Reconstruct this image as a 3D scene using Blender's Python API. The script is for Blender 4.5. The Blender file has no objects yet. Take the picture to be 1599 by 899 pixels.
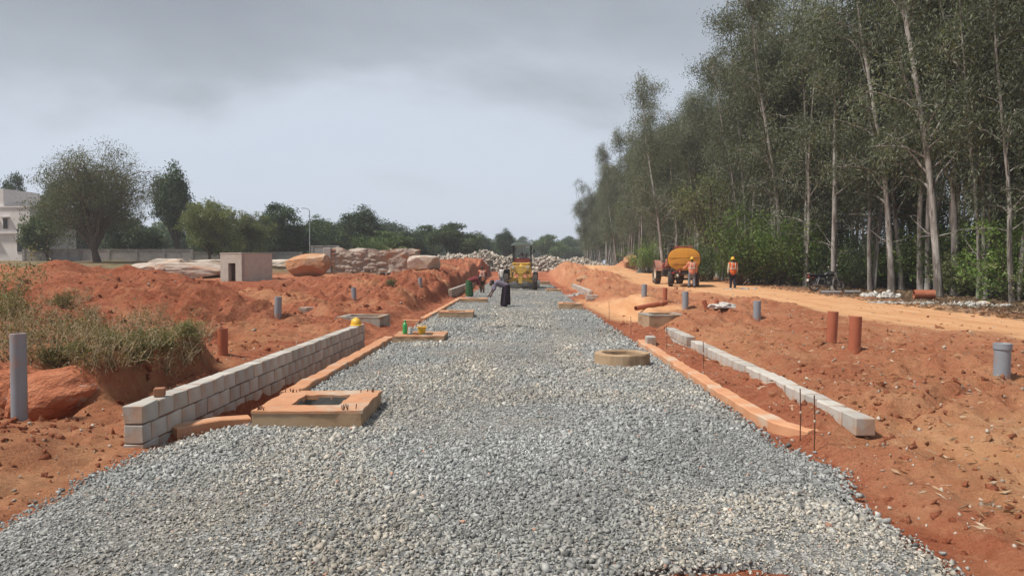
import bpy, bmesh, math, random
import numpy as np
from mathutils import Vector, Matrix

scene = bpy.context.scene
COL = scene.collection
R = math.radians

# ------------------------------------------------------------------ camera
FPX, W0, H0 = 1150.0, 1599.0, 899.0
HORIZON, AXIS = 412.0, 812.0
EYE = 1.85
PITCH = math.atan((H0 / 2 - HORIZON) / FPX)
YAW = math.atan((AXIS - W0 / 2) / FPX)
cam_d = bpy.data.cameras.new('camera')
cam_d.sensor_width = 36.0
cam_d.lens = 36.0 * FPX / W0
cam_d.clip_start = 0.1
cam_d.clip_end = 3000
cam = bpy.data.objects.new('camera', cam_d)
COL.objects.link(cam)
cam.location = (0, 0, EYE)
cam.rotation_euler = (math.pi / 2 - PITCH, 0, YAW)
scene.camera = cam

# ------------------------------------------------------------------ world
SUN_EL, SUN_AZ = R(56), R(-62)      # azimuth from +Y towards +X: the sun stands to the left, a little behind
sun_dir = Vector((math.sin(SUN_AZ) * math.cos(SUN_EL) , -0.30 * math.cos(SUN_EL), math.sin(SUN_EL))).normalized()
world = bpy.data.worlds.new('World')
scene.world = world
world.use_nodes = True
nt = world.node_tree
for n in list(nt.nodes): nt.nodes.remove(n)
def wn(t, **k):
    n = nt.nodes.new(t)
    for a, b in k.items(): setattr(n, a, b)
    return n
w_out = wn('ShaderNodeOutputWorld')
w_sky = wn('ShaderNodeTexSky', sky_type='NISHITA', sun_disc=False)
w_sky.sun_elevation = math.asin(sun_dir.z)
w_sky.sun_rotation = math.atan2(sun_dir.x, sun_dir.y)
w_sky.dust_density = 3.0
w_b1 = wn('ShaderNodeBackground'); w_b1.inputs['Strength'].default_value = 0.08
nt.links.new(w_sky.outputs[0], w_b1.inputs['Color'])
w_tc = wn('ShaderNodeTexCoord')
w_sep = wn('ShaderNodeSeparateXYZ'); nt.links.new(w_tc.outputs['Generated'], w_sep.inputs[0])
def wmath(op, a, b=None, clamp=False):
    m = wn('ShaderNodeMath', operation=op, use_clamp=clamp)
    for i, v in enumerate((a, b)):
        if v is None: continue
        if isinstance(v, (int, float)): m.inputs[i].default_value = v
        else: nt.links.new(v, m.inputs[i])
    return m.outputs[0]
zz = wmath('ADD', wmath('MAXIMUM', w_sep.outputs['Z'], 0.0), 0.16)      # a flat cloud deck seen in perspective
w_cmb = wn('ShaderNodeCombineXYZ')
nt.links.new(wmath('DIVIDE', w_sep.outputs['X'], zz), w_cmb.inputs[0])
nt.links.new(wmath('DIVIDE', w_sep.outputs['Y'], zz), w_cmb.inputs[1])
w_cmb.inputs[2].default_value = 3.7
w_n = wn('ShaderNodeTexNoise'); w_n.inputs['Scale'].default_value = 0.55; w_n.inputs['Detail'].default_value = 7; w_n.inputs['Roughness'].default_value = 0.52
w_n.inputs['Distortion'].default_value = 0.3
nt.links.new(w_cmb.outputs[0], w_n.inputs['Vector'])
# the deck thickens overhead
w_v = wmath('ADD', w_n.outputs['Fac'], wmath('MULTIPLY', wmath('SUBTRACT', wmath('MINIMUM', w_sep.outputs['Z'], 0.42), 0.22), 1.5))
w_r = wn('ShaderNodeValToRGB')
cr = w_r.color_ramp
cr.interpolation = 'B_SPLINE'
cr.elements[0].position = 0.10; cr.elements[0].color = (0.44, 0.49, 0.58, 1)
cr.elements[1].position = 0.80; cr.elements[1].color = (0.235, 0.26, 0.295, 1)
e = cr.elements.new(0.42); e.color = (0.515, 0.565, 0.64, 1)
e = cr.elements.new(0.56); e.color = (0.325, 0.355, 0.395, 1)
nt.links.new(w_v, w_r.inputs[0])
w_b2 = wn('ShaderNodeBackground'); w_b2.inputs['Strength'].default_value = 0.72
nt.links.new(w_r.outputs[0], w_b2.inputs['Color'])
w_mx = wn('ShaderNodeMixShader'); w_mx.inputs[0].default_value = 0.93
nt.links.new(w_b1.outputs[0], w_mx.inputs[1]); nt.links.new(w_b2.outputs[0], w_mx.inputs[2])
nt.links.new(w_mx.outputs[0], w_out.inputs['Surface'])

# ------------------------------------------------------------------ sun and exposure
sd = bpy.data.lights.new('sun', 'SUN'); sd.energy = 2.7; sd.angle = R(7); sd.color = (1.0, 0.95, 0.87)
sun = bpy.data.objects.new('sun', sd); COL.objects.link(sun)
sun.rotation_euler = sun_dir.to_track_quat('Z', 'Y').to_euler()
scene.view_settings.view_transform = 'Standard'
scene.view_settings.look = 'None'
scene.view_settings.exposure = 0.92
scene.view_settings.gamma = 1.0
scene.view_settings.use_curve_mapping = False
scene.render.engine = 'CYCLES'
scene.cycles.use_denoising = True
scene.cycles.max_bounces = 6
scene.cycles.diffuse_bounces = 3
scene.cycles.transparent_max_bounces = 4
scene.cycles.volume_bounces = 1

# ------------------------------------------------------------------ noise and terrain
def _hash(i, j, s):
    n = (i.astype(np.int64) * 374761393 + j.astype(np.int64) * 668265263 + s * 1442695041) & 0xFFFFFFFF
    n = ((n ^ (n >> 13)) * 1274126177) & 0xFFFFFFFF
    n = n ^ (n >> 16)
    return (n & 0xFFFFFF) / float(0xFFFFFF)
def vnoise(x, y, s=0):
    i = np.floor(x); j = np.floor(y)
    u = x - i; v = y - j
    u = u * u * (3 - 2 * u); v = v * v * (3 - 2 * v)
    a = _hash(i, j, s); b = _hash(i + 1, j, s); c = _hash(i, j + 1, s); d = _hash(i + 1, j + 1, s)
    return (a + (b - a) * u) * (1 - v) + (c + (d - c) * u) * v
def fbm(x, y, s=0, o=4):
    t = 0; a = 0.5; n = 0
    for k in range(o):
        t = t + a * vnoise(x * 2 ** k + 17.3 * k, y * 2 ** k - 9.1 * k, s + k); n += a; a *= 0.55
    return t / n
def sm(a, b, t):
    t = np.clip((t - a) / (b - a), 0, 1)
    return t * t * (3 - 2 * t)
# heaps of dug soil: x, y, rx, ry, height
HEAPS = [(-16.2, 26, 4.2, 3.0, 1.12), (-20, 28, 4, 3, 1.0), (-13.0, 24.5, 2.6, 2.2, .55), (-9.4, 21, 2.3, 1.5, .78), (-11.5, 22, 1.8, 1.4, .3),
         (-7.3, 35, 2.4, 2.2, .85), (-10.8, 31.5, 2.2, 1.8, .28), (-5.7, 31, 1.4, 2.2, .55), (-8.2, 27.5, 1.8, 1.3, .42), (-6.2, 41, 2.0, 3.0, .75),
         (-6.2, 50, 1.7, 6, .75), (-8.5, 62, 3.0, 5, 1.0), (-6.0, 70, 2.2, 5, .9), (-12.8, 35, 1.6, 1.6, .15), (-6.5, 24.5, 1.3, .9, .3),
         (5.2, 29.5, 1.4, 1.6, .30), (7.3, 25.5, 1.6, 1.1, .28), (5.6, 21.5, 1.1, 1.4, .16), (5.6, 49, 1.0, 5, .35), (6.8, 62, 1.8, 5, .5),
         (5.0, 80, 2.6, 4, 1.0), (9.0, 92, 4, 4, .7), (16.5, 104, 3.0, 3.0, 1.5), (-2.0, 88, 5, 5, .8), (7.6, 12.5, 1.6, .7, .10),
         (-5.2, 6.4, 1.0, .45, .16), (-4.9, 19.6, .8, .7, .22), (-6.9, 17.6, 1.0, .7, .25), (5.6, 9.3, 1.4, .5, .09)]
def track_mask(x, y):
    xc = np.interp(y, [0, 12, 20, 45, 100, 160], [16.5, 14.0, 12.3, 11.0, 10.5, 10.0])
    hw = np.interp(y, [0, 20, 45, 160], [2.6, 2.8, 3.4, 3.0])
    w = (fbm(x * .35, y * .35, 5, 3) - .5) * 2.2
    m = 1 - sm(hw - .9, hw + .7, np.abs(x - xc) + w)
    # the soil ramp between the track and the road
    m2 = (1 - sm(.4, 1.9, np.abs(x - 4.2 - (y - 26) * -.12) + w * .5)) * sm(22, 25, y) * (1 - sm(38, 42, y)) * sm(2.6, 3.3, x)
    return np.maximum(m, m2)
def H(x, y):
    x = np.asarray(x, float); y = np.asarray(y, float)
    zr = .06 + .0105 * np.clip(y, 0, 160)
    zl = np.interp(y, [0, 9, 14, 20, 28, 40, 60, 85, 150], [-.06, -.04, 0, .07, .25, .5, 1.0, 1.8, 2.0])
    zc = np.interp(y, [0, 72, 100, 150], [-.07, -.07, .8, 1.7])
    wR = sm(3.72, 4.5, x); wL = sm(3.95, 4.5, -x)
    z = zc * (1 - wR - wL) + zr * wR + zl * wL
    z = z + .11 * sm(2.95, 3.15, x) * (1 - sm(3.5, 4.2, x)) * (1 - sm(20, 24, y))           # fill between edging and block row
    near = sm(3.0, 7.0, y) * (1 - sm(18.5, 19.5, y))
    z = z - .30 * sm(3.34, 3.42, -x) * (1 - sm(3.72, 3.8, -x)) * sm(8.4, 8.8, y) * (1 - sm(17, 18, y))   # ditch beside the block wall
    # the bank with weeds on the left, cut steep towards the wall and towards the viewer
    wob = (fbm(x * .9, y * .9, 31, 3) - .5)
    bx = sm(5.45, 5.75, -x + wob * .5)
    by = sm(9.35, 9.95, y + wob * .9 + .25 * np.sin(x * 1.3)) * (1 - sm(13.1, 13.5, y + wob * .6) * (1 - sm(7.5, 10.5, -x)))
    bank = bx * by
    z = z + bank * (.62 + .25 * sm(6, 11, -x)) * (1 - .55 * sm(14, 24, y))
    pit = sm(5.5, 6.0, -x) * (1 - sm(8.0, 10.0, -x)) * sm(8.55, 9.0, y) * (1 - bank) * (1 - sm(9.9, 10.3, y))
    z = z - .36 * pit
    dist = np.maximum(np.abs(x + .2) - 3.1, 0)
    off = sm(.0, .7, dist)
    tm = track_mask(x, y)
    hp = 0
    wx = (fbm(x * .55, y * .55, 141, 3) - .5) * 2.2; wy = (fbm(x * .55, y * .55, 151, 3) - .5) * 2.6
    hn = .72 + .5 * fbm(x * .9, y * .9, 77, 3)
    for (cx, cy, rx, ry, h) in HEAPS:
        q = ((x + wx - cx) / rx) ** 2 + ((y + wy - cy) / ry) ** 2
        hp = np.maximum(hp, h * np.clip(1 - q * .42, 0, 1) ** 1.35 * hn)
    z = z + hp * sm(.15, 1.7, dist)
    hm = sm(.04, .35, hp) * sm(.2, 1.5, dist)
    rough = off * (1 - .88 * tm)
    amp = np.where(x < 0, .17, .17) * (1 - .75 * sm(15.5, 18, x))
    amp = amp * (1 - .8 * sm(90, 160, y))
    z = z + rough * amp * (fbm(x * .8, y * .8, 3, 3) - .5) * 1.6
    ridg = np.abs(fbm(x * 1.9, y * 1.9, 11, 4) - .5) * 2
    z = z + rough * (amp * (1.0 + 2.4 * hm)) * (.3 - ridg)
    z = z + rough * (.12 + .16 * hm) * (fbm(x * 4.5, y * 4.5, 41, 4) - .5)
    z = z + tm * .03 * (fbm(x * .6 , y * .25, 8, 3) - .5)
    gd = (y - 7.75) * .80 - (x - 3.8) * .60 + .5 * (fbm(x * .7, y * .7, 161, 3) - .5)          # a shallow drag mark running off from the end of the block row
    gm = sm(3.8, 4.3, x) * (1 - sm(9, 11, x)) * (1 - sm(13, 15, y))
    z = z - .085 * np.exp(-(gd / .13) ** 2) * gm + .05 * np.exp(-((gd - .3) / .2) ** 2) * gm
    far = sm(150, 260, y)
    z = z * (1 - far) + 1.75 * far
    return z
def Hs(x, y): return float(H(np.array([x]), np.array([y]))[0])
camM = cam.rotation_euler.to_matrix()
def ray(px, py):
    v = camM @ Vector(((px - W0 / 2) / FPX, -(py - H0 / 2) / FPX, -1))
    return v
def at_d(px, py, d):
    v = ray(px, py); s = d / v.y
    return Vector((0, 0, EYE)) + v * s
def G(px, py):
    "where the line of sight meets the ground"
    v = ray(px, py)
    t = np.geomspace(3, 500, 2000) / v.y
    dz = EYE + v.z * t - H(v.x * t, v.y * t)
    k = np.argmax(dz < 0)
    if dz[k] >= 0: k = len(t) - 1
    return Vector((v.x * t[k], v.y * t[k], 0)) + Vector((0, 0, Hs(v.x * t[k], v.y * t[k])))
def D(px, d):
    "a spot on the ground in direction px at distance d"
    v = ray(px, HORIZON); s = d / v.y
    return Vector((v.x * s, d, Hs(v.x * s, d)))

# ------------------------------------------------------------------ mesh helpers
def np_mesh(name, verts, faces):
    verts = np.ascontiguousarray(verts, dtype=np.float32); faces = np.ascontiguousarray(faces, dtype=np.int32)
    me = bpy.data.meshes.new(name)
    nf, k = faces.shape
    me.vertices.add(len(verts)); me.vertices.foreach_set('co', verts.ravel())
    me.loops.add(nf * k); me.loops.foreach_set('vertex_index', faces.ravel())
    me.polygons.add(nf); me.polygons.foreach_set('loop_start', np.arange(0, nf * k, k, dtype=np.int32))
    me.update(calc_edges=True)
    return me
def set_col(me, name, col):
    a = me.attributes.new(name, 'FLOAT_COLOR', 'POINT')
    c = np.ones((len(me.vertices), 4), np.float32); c[:, :col.shape[1]] = col
    a.data.foreach_set('color', c.ravel())
def link(name, me, m=None, parent=None):
    o = bpy.data.objects.new(name, me); COL.objects.link(o)
    if m is not None and me is not None and len(me.materials) == 0: me.materials.append(m)
    if parent is not None: o.parent = parent
    return o
def tag(o, label=None, cat=None, group=None, kind=None):
    if label: o['label'] = label
    if cat: o['category'] = cat
    if group: o['group'] = group
    if kind: o['kind'] = kind
    return o
def empty(name, loc, rz=0, label=None, cat=None, group=None):
    o = bpy.data.objects.new(name, None); COL.objects.link(o)
    o.empty_display_size = .2
    o.location = loc; o.rotation_euler = (0, 0, rz)
    return tag(o, label, cat, group)
def copy_tree(o, parent=None):
    c = o.copy(); COL.objects.link(c); c.parent = parent
    for ch in list(o.children): copy_tree(ch, c)
    return c
class MB:
    def __init__(s): s.v = []; s.f = []
    def add(s, vs, fs):
        b = len(s.v); s.v += [tuple(v) for v in vs]; s.f += [tuple(i + b for i in f) for f in fs]; return s
    def box(s, c, d, rot=None):
        M = rot or Matrix.Identity(3); c = Vector(c)
        vs = [c + M @ Vector((x * d[0] / 2, y * d[1] / 2, z * d[2] / 2)) for z in (-1, 1) for y in (-1, 1) for x in (-1, 1)]
        return s.add(vs, [(0, 2, 3, 1), (4, 5, 7, 6), (0, 1, 5, 4), (1, 3, 7, 5), (3, 2, 6, 7), (2, 0, 4, 6)])
    def tube(s, path, radii, n=10, caps=True, sq=None):
        path = [Vector(p) for p in path]
        if isinstance(radii, (int, float)): radii = [radii] * len(path)
        vs = []; up = None
        for i, p in enumerate(path):
            t = (path[min(i + 1, len(path) - 1)] - path[max(i - 1, 0)])
            t = t.normalized() if t.length > 1e-9 else Vector((0, 0, 1))
            if up is None:
                up = Vector((0, 0, 1)) if abs(t.z) < .9 else Vector((0, 1, 0))
            a = t.cross(up)
            if a.length < 1e-6: a = t.cross(Vector((1, 0, 0)))
            a.normalize(); b = t.cross(a).normalized(); up = -b if (-b).dot(up) > 0 else b
            b = t.cross(a)
            for k in range(n):
                q = 2 * math.pi * k / n
                vs.append(p + (a * math.cos(q) + b * math.sin(q)) * radii[i])
        fs = []
        for i in range(len(path) - 1):
            for k in range(n):
                k2 = (k + 1) % n
                fs.append((i * n + k, i * n + k2, (i + 1) * n + k2, (i + 1) * n + k))
        if caps:
            fs.append(tuple(range(n))); fs.append(tuple((len(path) - 1) * n + k for k in reversed(range(n))))
        return s.add(vs, fs)
    def cyl(s, p0, p1, r, r1=None, n=14): return s.tube([p0, p1], [r, r if r1 is None else r1], n)
    def lathe(s, prof, c=(0, 0, 0), axis='Z', n=20, sc=(1, 1)):
        vs = []; c = Vector(c)
        for (r, h) in prof:
            for k in range(n):
                q = 2 * math.pi * k / n; a, b = r * math.cos(q) * sc[0], r * math.sin(q) * sc[1]
                p = {'Z': (a, b, h), 'X': (h, a, b), 'Y': (a, h, b)}[axis]
                vs.append(c + Vector(p))
        fs = []
        for i in range(len(prof) - 1):
            for k in range(n):
                k2 = (k + 1) % n; fs.append((i * n + k, i * n + k2, (i + 1) * n + k2, (i + 1) * n + k))
        return s.add(vs, fs)
    def prism(s, poly, axis, t0, t1, off=(0, 0, 0)):
        off = Vector(off); vs = []
        for t in (t0, t1):
            for (a, b) in poly:
                vs.append(off + Vector({'X': (t, a, b), 'Y': (a, t, b), 'Z': (a, b, t)}[axis]))
        n = len(poly)
        fs = [tuple(range(n)), tuple(n + k for k in reversed(range(n)))]
        for k in range(n): fs.append((k, n + k, n + (k + 1) % n, (k + 1) % n))
        return s.add(vs, fs)
    def ball(s, c, r, nu=12, nv=8):
        if isinstance(r, (int, float)): r = (r, r, r)
        vs = [Vector(c) + Vector((0, 0, -r[2]))]
        for j in range(1, nv):
            t = -math.pi / 2 + math.pi * j / nv
            for k in range(nu):
                q = 2 * math.pi * k / nu
                vs.append(Vector(c) + Vector((r[0] * math.cos(t) * math.cos(q), r[1] * math.cos(t) * math.sin(q), r[2] * math.sin(t))))
        vs.append(Vector(c) + Vector((0, 0, r[2])))
        fs = [(0, 1 + (k + 1) % nu, 1 + k) for k in range(nu)]
        for j in range(nv - 2):
            for k in range(nu):
                k2 = (k + 1) % nu; a = 1 + j * nu; fs.append((a + k, a + k2, a + nu + k2, a + nu + k))
        a = 1 + (nv - 2) * nu
        fs += [(a + k, a + (k + 1) % nu, len(vs) - 1) for k in range(nu)]
        return s.add(vs, fs)
    def capsule(s, p0, p1, r0, r1, n=12):
        p0 = Vector(p0); p1 = Vector(p1); t = p1 - p0
        t = t.normalized() if t.length > 1e-6 else Vector((0, 0, 1))
        path, rad = [], []
        for q in (-88, -60, -30): path.append(p0 + t * r0 * math.sin(R(q))); rad.append(r0 * math.cos(R(q)))
        path.append(p0); rad.append(r0); path.append(p1); rad.append(r1)
        for q in (30, 60, 88): path.append(p1 + t * r1 * math.sin(R(q))); rad.append(r1 * math.cos(R(q)))
        return s.tube(path, rad, n)
    def mesh(s, name, smooth=False, bevel=0, seg=1):
        me = bpy.data.meshes.new(name); me.from_pydata(s.v, [], s.f)
        bm = bmesh.new(); bm.from_mesh(me)
        bmesh.ops.recalc_face_normals(bm, faces=bm.faces)
        if bevel:
            es = [e for e in bm.edges if len(e.link_faces) == 2 and e.calc_face_angle(0) > R(35)]
            bmesh.ops.bevel(bm, geom=es, offset=bevel, segments=seg, affect='EDGES', clamp_overlap=True)
        bm.to_mesh(me); bm.free()
        if smooth:
            me.polygons.foreach_set('use_smooth', [True] * len(me.polygons))
            try: me.set_sharp_from_angle(angle=R(40))
            except Exception: pass
        return me
    def build(s, name, m, parent=None, smooth=False, bevel=0, seg=1):
        return link(name, s.mesh(name, smooth, bevel, seg), m, parent)

# ------------------------------------------------------------------ materials
def new_mat(name):
    m = bpy.data.materials.new(name); m.use_nodes = True
    t = m.node_tree
    for n in list(t.nodes): t.nodes.remove(n)
    o = t.nodes.new('ShaderNodeOutputMaterial'); p = t.nodes.new('ShaderNodeBsdfPrincipled')
    t.links.new(p.outputs[0], o.inputs[0])
    return m, t, p, o
class NT:
    def __init__(s, t): s.t = t; s.L = t.links.new
    def n(s, k, **kw):
        x = s.t.nodes.new(k)
        for a, b in kw.items(): setattr(x, a, b)
        return x
    def _in(s, sock, v):
        if isinstance(v, bpy.types.NodeSocket): s.L(v, sock)
        elif v is not None:
            if sock.type == 'RGBA' and len(v) == 3: v = (*v, 1)
            sock.default_value = v
    def coord(s, w='Object'): return s.n('ShaderNodeTexCoord').outputs[w]
    def pos(s): return s.n('ShaderNodeNewGeometry').outputs['Position']
    def noise(s, vec, scale, detail=4, rough=.55, dist=0):
        x = s.n('ShaderNodeTexNoise'); s._in(x.inputs['Vector'], vec)
        x.inputs['Scale'].default_value = scale; x.inputs['Detail'].default_value = detail; x.inputs['Roughness'].default_value = rough; x.inputs['Distortion'].default_value = dist
        return x.outputs['Fac']
    def vor(s, vec, scale, feature='F1', out='Distance'):
        x = s.n('ShaderNodeTexVoronoi', feature=feature); s._in(x.inputs['Vector'], vec); x.inputs['Scale'].default_value = scale
        return x.outputs[out]
    def ramp(s, f, stops):
        x = s.n('ShaderNodeValToRGB'); s._in(x.inputs[0], f)
        c = x.color_ramp
        while len(c.elements) < len(stops): c.elements.new(.5)
        for e, (p, col) in zip(c.elements, stops):
            e.position = p
            if isinstance(col, (int, float)): col = (col, col, col)
            e.color = (*col, 1)
        return x.outputs[0]
    def mix(s, f, a, b, mode='MIX'):
        x = s.n('ShaderNodeMix', data_type='RGBA', blend_type=mode)
        s._in(x.inputs[0], f); s._in(x.inputs[6], a); s._in(x.inputs[7], b)
        return x.outputs[2]
    def math(s, op, a, b=None, clamp=False):
        x = s.n('ShaderNodeMath', operation=op, use_clamp=clamp)
        s._in(x.inputs[0], a)
        if b is not None: s._in(x.inputs[1], b)
        return x.outputs[0]
    def bump(s, h, strength, dist, nrm=None):
        x = s.n('ShaderNodeBump'); x.inputs['Strength'].default_value = strength; x.inputs['Distance'].default_value = dist
        s._in(x.inputs['Height'], h)
        if nrm is not None: s.L(nrm, x.inputs['Normal'])
        return x.outputs[0]
    def attr(s, name, out='Color'):
        x = s.n('ShaderNodeAttribute', attribute_name=name); return x.outputs[out]
    def rnd(s): return s.n('ShaderNodeObjectInfo').outputs['Random']
def simple(name, c1, c2=None, scale=6, rough=.8, metal=0, bscale=None, bstr=.4, bdist=.01, vary=.0, c3=None, s3=2.0, t3=(.5, .62), spec=.5):
    m, t, p, o = new_mat(name); k = NT(t); co = k.coord()
    if c2 is None: c2 = tuple(x * .75 for x in c1)
    col = k.mix(k.ramp(k.noise(co, scale, 5, .6), [(.32, 0.), (.68, 1.)]), c1, c2)
    if c3 is not None: col = k.mix(k.ramp(k.noise(co, s3, 5, .6), [(t3[0], 0.), (t3[1], 1.)]), col, c3)
    if vary:
        f = k.math('ADD', k.math('MULTIPLY', k.rnd(), 2 * vary), 1 - vary)
        cb = k.n('ShaderNodeCombineColor'); [k.L(f, cb.inputs[i]) for i in range(3)]
        col = k.mix(1.0, col, cb.outputs[0], 'MULTIPLY')
    k._in(p.inputs['Base Color'], col)
    p.inputs['Roughness'].default_value = rough; p.inputs['Metallic'].default_value = metal
    p.inputs['Specular IOR Level'].default_value = spec
    if bscale: k.L(k.bump(k.noise(co, bscale, 6, .65), bstr, bdist), p.inputs['Normal'])
    return m
def leaf_mat(name, c1, c2, c3, trans=.25, rough=.6):
    "colour from the per-leaf attribute 'tint'"
    m, t, p, o = new_mat(name); k = NT(t)
    tv = k.attr('tint', 'Fac')
    col = k.ramp(tv, [(0., c1), (.55, c2), (1., c3)])
    f = k.math('ADD', k.math('MULTIPLY', k.rnd(), .5), .75)
    cb = k.n('ShaderNodeCombineColor'); [k.L(f, cb.inputs[i]) for i in range(3)]
    col = k.mix(1.0, col, cb.outputs[0], 'MULTIPLY')
    k.L(col, p.inputs['Base Color']); p.inputs['Roughness'].default_value = rough; p.inputs['Specular IOR Level'].default_value = .3
    tr = k.n('ShaderNodeBsdfTranslucent'); k.L(k.mix(1.0, col, (1.1, 1.25, .6), 'MULTIPLY'), tr.inputs[0])
    mx = k.n('ShaderNodeMixShader'); mx.inputs[0].default_value = trans
    k.L(p.outputs[0], mx.inputs[1]); k.L(tr.outputs[0], mx.inputs[2]); k.L(mx.outputs[0], o.inputs[0])
    return m
M = {}
# soil: red dug earth, orange rolled track, brown litter under the trees, pale scrubby ground behind
m, t, p, o = new_mat('soil'); k = NT(t); P = k.pos()
red = k.mix(k.ramp(k.noise(P, 1.1, 6, .62), [(.3, 0.), (.7, 1.)]), (.46, .150, .078), (.56, .225, .125))
red = k.mix(k.ramp(k.noise(P, .23, 4, .6), [(.42, 0.), (.62, 1.)]), red, (.42, .125, .062))
red = k.mix(k.math('MULTIPLY', k.ramp(k.noise(P, 5.5, 6, .7), [(.52, 0.), (.72, 1.)]), .6), red, (.62, .31, .18))
red = k.mix(k.math('MULTIPLY', k.ramp(k.noise(P, 7.5, 8, .75), [(.36, 1.), (.52, 0.)]), .7), red, (.31, .085, .042))  # dark damp pockets, also painting the small shadows between lumps into the colour
trk = k.mix(k.ramp(k.noise(P, .8, 6, .65), [(.3, 0.), (.7, 1.)]), (.57, .305, .155), (.67, .40, .22))
trk = k.mix(k.ramp(k.noise(P, 3.0, 5, .6), [(.55, 0.), (.75, .5)]), trk, (.54, .25, .11))
mpt = k.n('ShaderNodeMapping'); k.L(P, mpt.inputs[0]); mpt.inputs['Scale'].default_value = (2.4, .16, 1); mpt.inputs['Rotation'].default_value = (0, 0, .08)
trk = k.mix(k.math('MULTIPLY', k.ramp(k.noise(mpt.outputs[0], 1.0, 6, .7), [(.42, 0.), (.62, 1.)]), .55), trk, (.46, .20, .085))
lit = k.mix(k.ramp(k.noise(P, 3.0, 6, .7), [(.4, 0.), (.65, 1.)]), (.10, .062, .038), (.26, .17, .10))
scr = k.mix(k.ramp(k.noise(P, .35, 6, .65), [(.4, 0.), (.6, 1.)]), (.30, .20, .12), (.17, .16, .075))
A = k.attr('soil'); sx = k.n('ShaderNodeSeparateColor'); k.L(A, sx.inputs[0])
def soft(f, sc=2.2):
    return k.ramp(k.math('ADD', f, k.math('MULTIPLY', k.math('SUBTRACT', k.noise(P, sc, 6, .68), .5), .9)), [(.12, 0.), (.88, 1.)])
c = k.mix(soft(sx.outputs[0]), red, trk); c = k.mix(soft(sx.outputs[2], .8), c, scr); c = k.mix(soft(sx.outputs[1]), c, lit)
k.L(c, p.inputs['Base Color']); p.inputs['Roughness'].default_value = .95; p.inputs['Specular IOR Level'].default_value = .15
b1 = k.bump(k.math('MULTIPLY', k.noise(P, 4.0, 9, .72), k.math('SUBTRACT', 1.15, sx.outputs[0])), 1.0, .32)
b2 = k.bump(k.noise(P, 22, 6, .7), .9, .04, b1)
k.L(b2, p.inputs['Normal']); M['soil'] = m
# loose clods use the same earth
M['clod'] = simple('clod', (.48, .165, .085), (.58, .25, .14), 3, .95, bscale=30, bstr=.5, bdist=.01, spec=.15)
# gravel
m, t, p, o = new_mat('gravel_bed'); k = NT(t); P = k.pos()
cell = k.vor(P, 24, out='Color'); sp = k.n('ShaderNodeSeparateColor'); k.L(cell, sp.inputs[0])
g = k.ramp(sp.outputs[0], [(0., (.12, .12, .115)), (.5, (.25, .25, .24)), (1., (.42, .415, .395))])
g = k.mix(k.ramp(k.vor(P, 24, 'DISTANCE_TO_EDGE'), [(.0, 1.), (.12, 0.)]), g, (.07, .072, .07))
dust = k.ramp(k.noise(P, .45, 5, .6), [(.5, 0.), (.68, .45)])
g = k.mix(dust, g, (.33, .27, .20))
k.L(g, p.inputs['Base Color']); p.inputs['Roughness'].default_value = .9
k.L(k.bump(k.vor(P, 24), 1.0, .03), p.inputs['Normal']); M['bed'] = m
m, t, p, o = new_mat('gravel_stone'); k = NT(t); P = k.pos()
c = k.mix(k.ramp(k.noise(P, 90, 4, .7), [(.35, 0.), (.7, .45)]), k.attr('tint'), (.10, .10, .10))
k.L(c, p.inputs['Base Color']); p.inputs['Roughness'].default_value = .8; M['stone'] = m
def concrete(name, base, dark, stain, tz=.5, bs=40):
    return simple(name, base, dark, 3.5, .9, bscale=bs, bstr=.35, bdist=.012, vary=.16, c3=stain, s3=1.7, t3=(tz, tz + .14), spec=.2)
M['block'] = concrete('cement_block', (.46, .43, .39), (.36, .335, .30), (.44, .28, .19), .53)
M['mortar'] = concrete('mortar', (.17, .13, .10), (.12, .09, .07), (.25, .12, .07))
M['concrete'] = concrete('concrete', (.38, .345, .30), (.27, .24, .20), (.34, .19, .10), .52)
M['box_concrete'] = concrete('cast_concrete', (.47, .43, .38), (.40, .36, .315), (.44, .33, .25), .60)
M['darkconcrete'] = concrete('inner_concrete', (.22, .21, .195), (.15, .145, .135), (.24, .16, .10), .6)  # darker, greyer concrete for the inner faces of the chambers
M['stained'] = concrete('soil_stained_concrete', (.54, .285, .16), (.46, .215, .115), (.48, .38, .29), .53)
M['chamber_side'] = concrete('chamber_side', (.46, .33, .215), (.38, .25, .15), (.27, .18, .11), .52)
M['pvc'] = simple('grey_pvc', (.25, .27, .30), (.21, .225, .25), 3, .5, c3=(.38, .21, .13), s3=3.0, t3=(.52, .70))
M['pvc_red'] = simple('terracotta_pvc', (.36, .105, .05), (.30, .085, .04), 3, .6, c3=(.46, .20, .10), s3=3.5, t3=(.55, .75))
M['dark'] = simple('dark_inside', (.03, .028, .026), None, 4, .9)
M['steel'] = simple('rusty_rebar', (.16, .065, .035), (.10, .04, .025), 14, .8, .3)
M['hat'] = simple('yellow_plastic', (.72, .42, .03), (.64, .36, .03), 4, .45)
M['brick'] = simple('brick_clay', (.33, .15, .08), (.25, .11, .06), 14, .9, bscale=50)
M['yellow'] = simple('grader_paint', (.66, .42, .07), (.58, .35, .06), 2.5, .55, c3=(.33, .20, .10), s3=2.2, t3=(.5, .7), bscale=30, bstr=.08)
M['amber'] = simple('tank_paint', (.60, .27, .025), (.54, .235, .02), 1.6, .5, c3=(.40, .17, .05), s3=1.5, t3=(.52, .72), bscale=12, bstr=.1)
M['rubber'] = simple('rubber', (.028, .026, .025), (.06, .045, .035), 5, .9, c3=(.16, .09, .055), s3=3, t3=(.5, .7), bscale=40, bstr=.3)
M['blackmetal'] = simple('dark_painted_metal', (.022, .022, .023), (.035, .032, .03), 5, .5, .3)
M['greymetal'] = simple('grey_metal', (.30, .30, .30), (.22, .22, .22), 6, .45, .6)
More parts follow.
